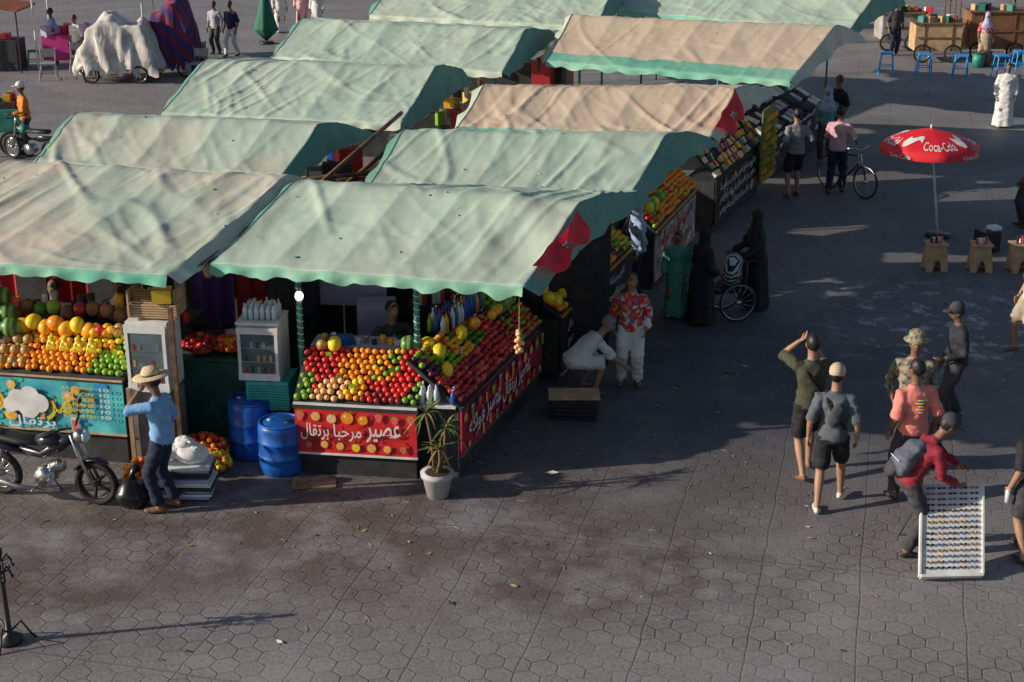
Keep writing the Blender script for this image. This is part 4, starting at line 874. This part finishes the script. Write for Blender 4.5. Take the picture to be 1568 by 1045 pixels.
# ------------------------------------------------------------------ PEOPLE
def ik(S,T,l1,l2,pole):
    S=V(S);T=V(T);d=T-S;L_=d.length
    if L_>(l1+l2)*.995: d=d*((l1+l2)*.995/L_); L_=d.length; T=S+d
    a=(l1*l1-l2*l2+L_*L_)/(2*L_); h=math.sqrt(max(0,l1*l1-a*a)); dn=d.normalized(); p=V(pole); p=p-dn*p.dot(dn)
    if p.length<1e-4: p=V((0,1,0))
    return S+dn*a+p.normalized()*h,T
def person(name,x,y,face,h=1.75,top=white,bot=black,sk=skin,hair=hairm,shoe=None,hands=None,feet=None,hip=(0,0,.92),lean=3,sleeve=.5,leg=1,dress=None,hat=None,scarf=None,nod=0,turn=0,vox=.016,wide=1,extra=None,poles=None,collar=True,longhair=False,fist=False,loose=1):
    s=MB(); e=MB(); shoe=shoe or sk
    hip=V(hip); la=math.radians(lean); up=V((0,math.sin(la),math.cos(la))); up2=V((0,math.sin(la*1.15),math.cos(la*1.15))); X=V((1,0,0))
    def sp(t): return hip+up*min(t,.25)+up2*max(0,t-.25)
    W=wide
    s.tube([sp(-.09),sp(-.02),sp(.06),sp(.12)],[(.12*W,.1*W),(.165*W,.122*W),(.16*W,.12*W),(.14*W,.1*W)],dress or bot,18,ref=X,cap=.3)
    s.tube([sp(-.05),sp(.02),sp(.1),sp(.2),sp(.32),sp(.41),sp(.47),sp(.51)],[(.172*W,.13*W),(.17*W,.13*W),(.158*W,.122*W),(.155*W,.118*W),(.178*W,.125*W),(.185*W,.11*W),(.14,.085),(.075,.065)],top,20,ref=X,cap=.2,fold=.02,nf=5)
    nk=sp(.5); ha=math.radians(lean*.5+nod); hu=V((0,math.sin(ha),math.cos(ha))); hc=nk+hu*.075+hu*.12+V((0,.015,0)) 
    s.tube([sp(.46),nk+hu*.03,hc-hu*.05],[.062,.056,.055],sk,12,ref=X)
    rh=Matrix.Rotation(math.radians(turn),3,'Z')@Matrix.Rotation(-ha,3,'X')
    def hp(a,b_,c): return hc+rh@V((a,b_,c))
    s.ell(hc+rh@V((0,0,.005)),(.073,.094,.112),sk,rh,3); s.ell(hp(0,.03,-.055),(.052,.055,.055),sk,rh,2); s.ell(hp(0,.098,-.015),(.013,.02,.022),sk,rh,2)
    for q in(-1,1): s.ell(hp(q*.076,0,-.01),(.012,.022,.032),sk,rh,2); e.ell(hp(q*.03,.083,.012),(.014,.009,.008),eyew,rh,1); e.ell(hp(q*.03,.091,.012),(.006,.004,.006),eyed,rh,1); e.ell(hp(q*.03,.089,.03),(.018,.006,.004),hairm,rh,1)
    e.ell(hp(0,.088,-.055),(.022,.006,.006),lip,rh,1)
    if scarf:
        s.ell(hp(0,-.012,.008),(.098,.112,.138),scarf,rh,3); s.tube([hc-hu*.08,nk,sp(.42),sp(.3)],[(.09,.1),(.12,.11),(.205,.14),(.21,.15)],scarf,18,ref=X)
        s.ell(hp(0,.05,-.002),(.062,.062,.08),sk,rh,3)
    elif hair:
        s.ell(hp(0,-.018,.022),(.083,.1,.108),hair,rh,3)
        if longhair: s.tube([hp(0,-.05,.03),hp(0,-.09,-.08),sp(.4)-V((0,.1,0)),sp(.3)-V((0,.11,0))],[(.08,.06),(.085,.05),(.09,.04),(.05,.02)],hair,12,ref=X)
    if hat:
        kind,hm=hat
        if kind=='straw':
            e.tube([hp(0,-.01,.05),hp(0,-.01,.06),hp(0,-.01,.07)],[(.205,.225),(.2,.22),(.1,.12)],hm,26,ref=X,cap=.0); e.tube([hp(0,-.01,.06),hp(0,-.01,.12),hp(0,-.01,.16)],[(.1,.115),(.09,.105),(.065,.08)],hm,20,ref=X,cap=.2); e.torus(hp(0,-.01,.08),hu,.1,.008,blk,20)
        elif kind=='bucket':
            e.tube([hp(0,-.01,.04),hp(0,-.01,.06),hp(0,-.01,.13),hp(0,-.01,.15)],[(.15,.165),(.1,.115),(.09,.1),(.07,.08)],hm,20,ref=X,cap=.3)
        else:
            e.ell(hp(0,-.01,.05),(.093,.11,.1),hm,rh,3); e.ell(hp(0,.12,.045),(.07,.07,.01),hm,rh,2)
    hands=hands or [(-.25,.08,.84),(.25,.08,.84)]; poles=poles or [(-.35,-1,0),(.35,-1,0)]
    for q,(hd,pl) in zip((-1,1),zip(hands,poles)):
        S=sp(.435)+X*q*.17*W; E,T=ik(S,hd,.295,.265,pl)
        s.tube([S-X*q*.05,S,S.lerp(E,.5),E,E.lerp(T,.35),T],[.045,.052,.047,.04,.039,.027],sk,12,ref=(0,1,0))
        if sleeve<=.5:
            k=sleeve/.5; s.tube([S-X*q*.05,S,S.lerp(E,k*.6),S.lerp(E,k)],[.06,.068,.065*loose,.067*loose],top,12,ref=(0,1,0),cap=.1)
        else:
            k=(sleeve-.5)/.5; s.tube([S-X*q*.05,S,S.lerp(E,.5),E,E.lerp(T,k*.5),E.lerp(T,k*.97)],[.06,.066,.06*loose,.054*loose,.052*loose,.045*loose],top,12,ref=(0,1,0),cap=.1)
        d=(T-E).normalized(); side=V((0,1,0)); side=side-d*side.dot(d); side=side.normalized() if side.length>.1 else V((0,0,1)); nn=d.cross(side).normalized()*(q)
        pc=T+d*.085; e.tube([T-d*.01,T+d*.03,pc],[(.022,.018),(.036,.015),(.038,.012)],sk,8,ref=side,cap=.4)
        for i,l in enumerate((.07,.08,.074,.058)):
            o=pc+side*((1.5-i)*.019)-d*.006; c1=.35 if not fist else 1.0; k1=(d*math.cos(c1)-nn*math.sin(c1)); k2=(d*math.cos(2*c1)-nn*math.sin(2*c1))
            e.tube([o-d*.01,o+d*.008,o+k1*l*.5,o+k1*l*.5+k2*l*.45],[.009,.0095,.0085,.006],sk,6,ref=side)
        o=T+d*.035+side*.03; e.tube([o-side*.012,o+side*.02+d*.02-nn*.008,o+side*.025+d*.055-nn*.015],[.012,.0105,.007],sk,6,ref=nn)
    if dress:
        hem=.06; s.tube([sp(.12),sp(.02),(hip.x,hip.y,.65),(hip.x,hip.y,.35),(hip.x,hip.y,hem)],[(.165*W,.13*W),(.19*W,.16*W),(.2*W,.18*W),(.215*W,.2*W),(.24*W,.23*W)],dress,28,ref=X,cap=0,fold=.08,nf=6)
    feet=feet or [(-.1,-.02,.08,8),(.1,.03,.08,-8)]
    for q,ft in zip((-1,1),feet):
        Hj=hip+X*q*.088-V((0,0,.03)); K,An=ik(Hj,ft[:3],.43,.425,(q*.06,1,0)); a=math.radians(ft[3] if len(ft)>3 else 0); fd=V((-math.sin(a),math.cos(a),0)); lift=ft[4] if len(ft)>4 else 0
        fd=(fd*math.cos(lift)-V((0,0,1))*math.sin(lift))
        s.tube([Hj,Hj.lerp(K,.5),K,K.lerp(An,.3),K.lerp(An,.7),An],[.082,.072,.054,.056,.042,.035],sk,14,ref=X)
        if not dress:
            if leg<1: k=leg*2; s.tube([Hj+V((0,0,.02)),Hj.lerp(K,.4*k),Hj.lerp(K,.97*k)],[.098,.1,.097],bot,16,ref=X,cap=.1)
            else: s.tube([Hj+V((0,0,.02)),Hj.lerp(K,.5),K,K.lerp(An,.5),K.lerp(An,.93)],[.097,.092*loose,.076*loose,.068*loose,.066*loose],bot,16,ref=X,cap=.1,fold=.03,nf=5)
        hz=V((0,0,-.045)); s.tube([An+hz-fd*.055+V((0,0,.005)),An+hz-fd*.01+V((0,0,.01)),An+hz+fd*.07,An+hz+fd*.14,An+hz+fd*.175],[(.03,.03),(.036,.038),(.042,.03),(.042,.022),(.03,.016)],shoe,12,ref=X,cap=.5)
    if extra: extra(s,e,sp,hp,hc,rh)
    me=s.mesh('src'); ob=bpy.data.objects.new('src',me); COL.objects.link(ob)
    rm=ob.modifiers.new('r','REMESH'); rm.mode='VOXEL'; rm.voxel_size=vox; sm=ob.modifiers.new('s','SMOOTH'); sm.factor=.5; sm.iterations=2
    dg=bpy.context.evaluated_depsgraph_get(); ev=ob.evaluated_get(dg); m2=ev.to_mesh()
    bvh=BVHTree.FromPolygons([V(v_) for v_ in s.v],s.f)
    o=len(e.v); kmap=[e.mi(m_) for m_ in s.mats]
    cloth={i for i,m_ in enumerate(s.mats) if m_ not in (skin,skin2,hairm,hairb)}
    vs=[v_.co.copy() for v_ in m2.vertices]; nrms=[v_.normal.copy() for v_ in m2.vertices]; fcl=set()
    fi=[]
    for p in m2.polygons:
        _,_,ix,_=bvh.find_nearest(p.center); k=s.m[ix]; fi.append(k)
        if k in cloth: fcl.update(p.vertices)
    for i,v_ in enumerate(vs):
        if i in fcl:
            q=v_*1.0+V((x,y,0)); nz=.016*noise.noise(V((q.x*9,q.y*9,q.z*16)))+.008*abs(noise.noise(q*22)); vs[i]=v_+nrms[i]*nz
    e.v.extend([tuple(v_) for v_ in vs])
    for p,k in zip(m2.polygons,fi): e.f.append([i+o for i in p.vertices]); e.m.append(kmap[k]); e.sm.append(True)
    ev.to_mesh_clear(); bpy.data.objects.remove(ob)
    zs=min(v_[2] for v_ in e.v)
    return e.build(name,(x,y,-zs*h/1.75),math.radians(face),sc=h/1.75)
def bag(s,c,r,mat,rot=None): s.ell(c,r,mat,rot,3)
def strap(e,pts,mat,r=.012): e.tube(pts,[(r*1.8,r*.6)]*len(pts),mat,6,ref=(1,0,0))
navy=M('cloth_navy',(.012,.02,.05),.85,.2,9); blue=M('shirt_blue',(.2,.4,.7),.8,.1,9,.2); olive=M('shirt_olive',(.055,.06,.035),.85,.15,9,.2); grey=M('shirt_slate',(.09,.11,.13),.85,.15,9,.2)
pink=M('shirt_pink',(.8,.24,.2),.8,.1,9,.2); crimson=M('shirt_crimson',(.25,.012,.03),.8,.15,9,.2); camo=spots('shirt_camouflage',(.2,.18,.13),[(.08,.08,.06),(.32,.28,.2)],26); straw=M('straw',(.6,.48,.28),.8,.15,40,.4)
floral=spots('shirt_floral',(.6,.03,.03),[(.7,.25,.05),(.6,.6,.55),(.1,.15,.35),(.7,.1,.1)],22); beige=M('cap_beige',(.5,.4,.27),.8,.1,9); tanc=M('cloth_tan',(.4,.33,.24),.8,.1,9,.2); greenr=stripes('robe_green',(.03,.22,.14),(.1,.35,.25),8,'X'); camo_hat=spots('hat_camouflage',(.25,.22,.15),[(.1,.1,.07),(.35,.3,.2)],40)
shw=M('shoe_white',(.6,.6,.58),.6,.1,9); shd=M('shoe_dark',(.03,.025,.02),.6,.1,9); sand=M('sandal',(.2,.1,.05),.7,.1,9)
person('man_in_straw_hat',-3.85,15.22,80,1.68,blue,navy,skin2,shoe=sand,hat=('straw',straw),hands=[(-.08,.2,1.5),(.24,.1,.86)],poles=[(-.6,.3,-.8),(.35,-1,0)],feet=[(-.1,.06,.08,10),(.1,-.06,.08,-12)],nod=8)
def x2(s,e,sp,hp,hc,rh):
    strap(e,[sp(.47)+V((-.13,0,.03)),sp(.36)+V((-.08,-.14,0)),sp(.2)+V((.05,-.14,0)),sp(.06)+V((.17,-.09,0)),sp(.04)+V((.18,.02,0))],black); bag(s,sp(.08)+V((.17,-.06,0)),(.06,.05,.08),black)
    e.box(hp(-.06,.2,.02),(.075,.01,.15),blk)
person('man_in_olive_shirt',3.45,16.12,8,1.77,olive,black,skin,shoe=sand,hands=[(-.1,.2,1.6),(.1,.24,1.5)],poles=[(-1,0,-1.6),(1,0,-1.6)],feet=[(-.1,-.2,.1,5,.25),(.1,.2,.08,-5)],leg=.46,extra=x2)
def x3(s,e,sp,hp,hc,rh):
    bag(s,sp(.28)+V((.02,-.14,0)),(.08,.045,.15),darkgrey,Matrix.Rotation(.3,3,'Y')); strap(e,[sp(.48)+V((-.1,.02,.03)),sp(.42)+V((-.08,-.13,0)),sp(.28)+V((.0,-.17,0)),sp(.1)+V((.14,-.1,0))],black)
person('man_in_grey_shirt',3.55,15.3,-12,1.7,grey,black,skin,shoe=shw,hat=('cap',beige),hands=[(-.27,.0,.86),(.27,.05,.86)],feet=[(-.12,-.2,.08,5),(.14,.25,.1,-10,-.2)],leg=.46,lean=6,extra=x3,turn=-10)
def x4(s,e,sp,hp,hc,rh):
    pm=M('print_teal',(.3,.5,.4))
    for i in range(5):
        c=sp(.37-.035*i)+V((.02,-.131,0)); wd=(.12,.16,.1,.15,.08)[i]; e.tube([c+V((-wd/2,0,.008)),c+V((0,-.004,0)),c+V((wd/2,0,.006))],[(.006,.01)]*3,yel if i%2 else pm,6)
person('man_in_pink_shirt',4.46,15.4,15,1.74,pink,darkgrey,skin2,shoe=shd,hands=[(-.24,.1,.86),(.27,.05,.86)],feet=[(-.1,.1,.08,8),(.1,-.12,.08,-8)],turn=20,extra=x4)
def x5(s,e,sp,hp,hc,rh):
    bp=M('backpack_slate',(.1,.11,.15),.8,.15,9); r=Matrix.Rotation(-.5,3,'X')
    s.tube([sp(.08)+V((0,-.17,0)),sp(.14)+V((0,-.2,0)),sp(.3)+V((0,-.21,0)),sp(.44)+V((0,-.17,0)),sp(.48)+V((0,-.14,0))],[(.1,.06),(.15,.09),(.155,.1),(.13,.08),(.08,.04)],bp,16); s.ell(sp(.18)+V((0,-.29,-.02)),(.11,.05,.09),darkgrey,r,2)
    e.tube([sp(.3)+V((-.1,-.32,0)),sp(.3)+V((.1,-.32,0))],.006,whitep,5)
    for q in(-1,1): strap(e,[sp(.42)+V((q*.1,-.14,0)),sp(.49)+V((q*.1,0,.03)),sp(.4)+V((q*.11,.13,0)),sp(.2)+V((q*.14,.1,0)),sp(.15)+V((q*.13,-.1,0))],blk)
person('man_with_backpack',4.2,14.22,-80,1.72,crimson,darkgrey,skin2,shoe=shd,hat=('cap',darkgrey),hands=[(-.22,.62,.86),(.12,.42,.82)],feet=[(-.12,.12,.08,8),(.12,-.1,.08,-8)],hip=(0,-.1,.88),lean=32,nod=20,sleeve=.95,extra=x5)
person('man_in_camouflage_shirt',4.66,16.3,170,1.75,camo,darkgrey,skin2,shoe=shd,hat=('bucket',camo_hat),sleeve=.9,hands=[(-.22,.12,.95),(.22,.15,.95)])
jk=M('jacket_dark',(.02,.022,.03),.8,.3,9,.2)
person('man_in_dark_jacket',5.62,17.75,95,1.62,jk,darkgrey,skin2,shoe=shd,hat=('cap',darkgrey),sleeve=.95,hands=[(-.15,.25,1.0),(.2,.12,.85)],feet=[(-.1,.12,.08,5),(.1,-.12,.08,-5)],loose=1.1,nod=10)
person('man_in_black_tshirt',5.38,14.1,20,1.7,black,darkgrey,skin,shoe=shd,leg=.46,hands=[(-.27,.03,.86),(.27,.05,.86)],feet=[(-.12,-.15,.08,5),(.12,.2,.08,-5)],extra=lambda s,e,sp,hp,hc,rh:bottle(e,(-.27,.05,.68),.2,.03,glass))
person('woman_in_white_top',7.42,20.35,100,1.68,white,tanc,skin,shoe=sand,leg=.5,longhair=True,hair=hairb,feet=[(-.1,-.1,.08,5),(.1,.15,.08,-5)],vox=.02)
person('man_in_white_robe',12.0,36.4,170,1.62,white,white,skin2,dress=white,shoe=sand,sleeve=.95,wide=1.1,vox=.022,loose=1.2)
person('man_with_bicycle',6.55,29.75,-25,1.8,M('shirt_lightpink',(.6,.35,.38),.8,.1,9),navy,skin2,shoe=shd,hands=[(-.2,.35,1.0),(.3,.3,1.0)],feet=[(-.1,-.15,.08,5),(.1,.15,.08,-5)],vox=.02)
person('man_in_grey_tshirt',5.65,29.4,15,1.82,M('shirt_grey',(.22,.22,.23),.8,.1,9),black,skin,shoe=sand,leg=.46,hands=[(-.25,.1,.95),(.25,.1,.95)],feet=[(-.12,-.05,.08,5),(.15,.15,.08,-5)],vox=.02)
person('woman_in_floral_shirt',1.6,19.1,172,1.62,floral,white,skin,hair=hairb,longhair=True,shoe=sand,sleeve=.75,loose=1.2,hands=[(-.22,.12,.9),(.24,.12,.92)],feet=[(-.12,.02,.08,12),(.12,.02,.08,-12)],turn=10,nod=10,extra=lambda s,e,sp,hp,hc,rh:bag(s,sp(.05)+V((-.24,.06,0)),(.06,.05,.09),white))
person('crouching_man_in_white_shirt',1.0,18.8,-72,1.7,white,white,skin,hair=M('hair_grey',(.2,.19,.18),.6,.2,30),shoe=sand,hip=(0,-.22,.5),lean=48,nod=15,hands=[(-.16,.62,.32),(.16,.6,.28)],feet=[(-.16,-.02,.08,15),(.16,.05,.08,-15)],leg=.5)
person('child_in_green_robe',2.52,21.95,165,1.42,greenr,greenr,skin2,dress=greenr,shoe=sand,sleeve=.95,vox=.02,loose=1.2)
person('woman_in_black_abaya',2.86,21.65,-60,1.52,black,black,skin2,dress=black,scarf=black,sleeve=.97,vox=.02,wide=1.12,loose=1.3,hands=[(-.18,.3,1.0),(.2,.2,.95)])
person('woman_in_black_abaya',3.8,22.4,100,1.6,black,black,skin2,dress=black,scarf=black,sleeve=.97,vox=.02,wide=1.12,loose=1.3,hands=[(-.2,.38,.98),(.2,.38,.98)])
person('juice_vendor',-1.5,17.6,-150,1.72,darkgrey,darkgrey,skin,hair=hairm,hands=[(-.1,.35,1.15),(.25,.42,1.38)],poles=[(-1,0,-.5),(1,0,-.5)],sleeve=.5)
person('fruit_vendor',-5.9,18.5,170,1.72,redp,darkgrey,skin2,hands=[(-.2,.3,1.2),(.2,.3,1.2)],vox=.02)
person('fruit_vendor',-5.1,18.6,190,1.75,darkgrey,darkgrey,skin2,hands=[(-.2,.3,1.2),(.2,.3,1.2)],vox=.02)
person('woman_with_blue_scarf',2.0,22.9,100,1.6,M('cloth_paleblue',(.3,.4,.6)),navy,skin2,scarf=M('cloth_paleblue',(0,0,0)),sleeve=.95,vox=.02)
person('man_in_dark_shirt',-8.75,47.4,150,1.75,navy,white,skin2,shoe=shd,vox=.024,feet=[(-.1,-.15,.08,5),(.1,.2,.08,-5)])
person('man_in_white_shirt',-9.35,47.9,160,1.68,M('cloth_grey_light',(.4,.42,.47)),darkgrey,skin2,shoe=shd,vox=.024)
person('woman_in_pink_dress',-7.3,53.0,180,1.7,M('dress_pink',(.7,.4,.42)),white,skin2,dress=M('dress_pink',(0,0,0)),scarf=white,sleeve=.9,vox=.026)
person('woman_in_white_dress',-8.0,52.6,200,1.7,white,white,skin2,dress=white,scarf=white,sleeve=.9,vox=.026)
person('woman_in_white_dress',-6.7,52.4,170,1.66,white,white,skin2,dress=white,scarf=M('dress_pink',(0,0,0)),sleeve=.9,vox=.026)
person('man_in_orange_vest',-10.85,33.2,120,1.68,M('vest_orange',(.75,.22,.02)),darkgrey,skin2,shoe=shd,hat=('cap',whitep),hands=[(-.2,.35,1.05),(.25,.3,1.0)],sleeve=.9,vox=.02)
person('man_in_red_shirt',9.6,27.2,90,1.7,redp,darkgrey,skin2,shoe=shd,vox=.02)
person('shopper_in_teal',6.9,32.6,160,1.7,M('cloth_teal',(.1,.3,.35)),darkgrey,skin2,vox=.024,scarf=M('cloth_paleblue',(0,0,0)))
person('shopper_in_red',1.9,25.2,100,1.7,redp,darkgrey,skin2,vox=.022,hands=[(-.2,.3,1.2),(.2,.3,1.2)])
person('shopper_in_dark_coat',7.4,33.8,120,1.75,black,navy,skin2,vox=.024)
person('seated_vendor',14.4,46.1,170,1.55,floral,tanc,skin2,dress=tanc,scarf=lilac,vox=.024)
person('vendor_in_dark_shirt',12.0,47.6,190,1.72,darkgrey,navy,skin2,vox=.024)
person('vendor_in_red_shirt',15.8,48.2,190,1.72,redp,black,skin2,vox=.024)
person('shopper_in_white',10.6,50.2,190,1.7,white,navy,skin2,vox=.024)
person('shopper_in_white',-12.9,44.9,150,1.65,white,darkgrey,skin2,vox=.024)
person('shopper_in_blue',-13.9,46.0,120,1.7,blue,darkgrey,skin2,vox=.024)
# second motorcycle by rider, hand cart
b=MB(); wheel(b,(.6,0,.28),.28,tr=.04,spokes=10,sr=.006); wheel(b,(-.6,0,.28),.28,tr=.04,spokes=10,sr=.006)
b.tube([(.55,0,.3),(.4,0,.85),(.38,0,.95)],.03,steel,8); b.tube([(.4,0,.8),(.1,0,.5),(-.3,0,.55),(-.7,0,.6)],[.05,.07,.07,.05],paint,10); b.tube([(0,0,.7),(-.6,0,.74)],[(.11,.05),(.1,.05)],seat,10,ref=(0,1,0)); b.tube([(.36,-.3,.98),(.4,0,.95),(.36,.3,.98)],.014,blk,6); b.cyl((0,-.1,.3),(0,.1,.3),.12,steel,14); b.tube([(.1,0,.7),(.25,0,.75)],[.12,.08],teal,10)
b.build('parked_motorcycle',(-10.6,32.6,0),2.6)
b=MB(); b.box((0,0,.8),(1.2,.8,.5),teal); b.box((0,0,1.1),(1.0,.6,.2),darkgrey); 
for s in(-1,1): wheel(b,(s*.4,-.45,.3),.3,tr=.03,spokes=10,sr=.006); b.tube([(s*.5,.3,0),(s*.5,.3,.6)],.03,wood,6)
for i in range(12): b.box((R.uniform(-.5,.5),R.uniform(-.3,.3),1.25),(.15,.15,.2),R.choice(gm))
b.build('hand_cart',(-11.6,33.5,0),.1,bevel=.01)
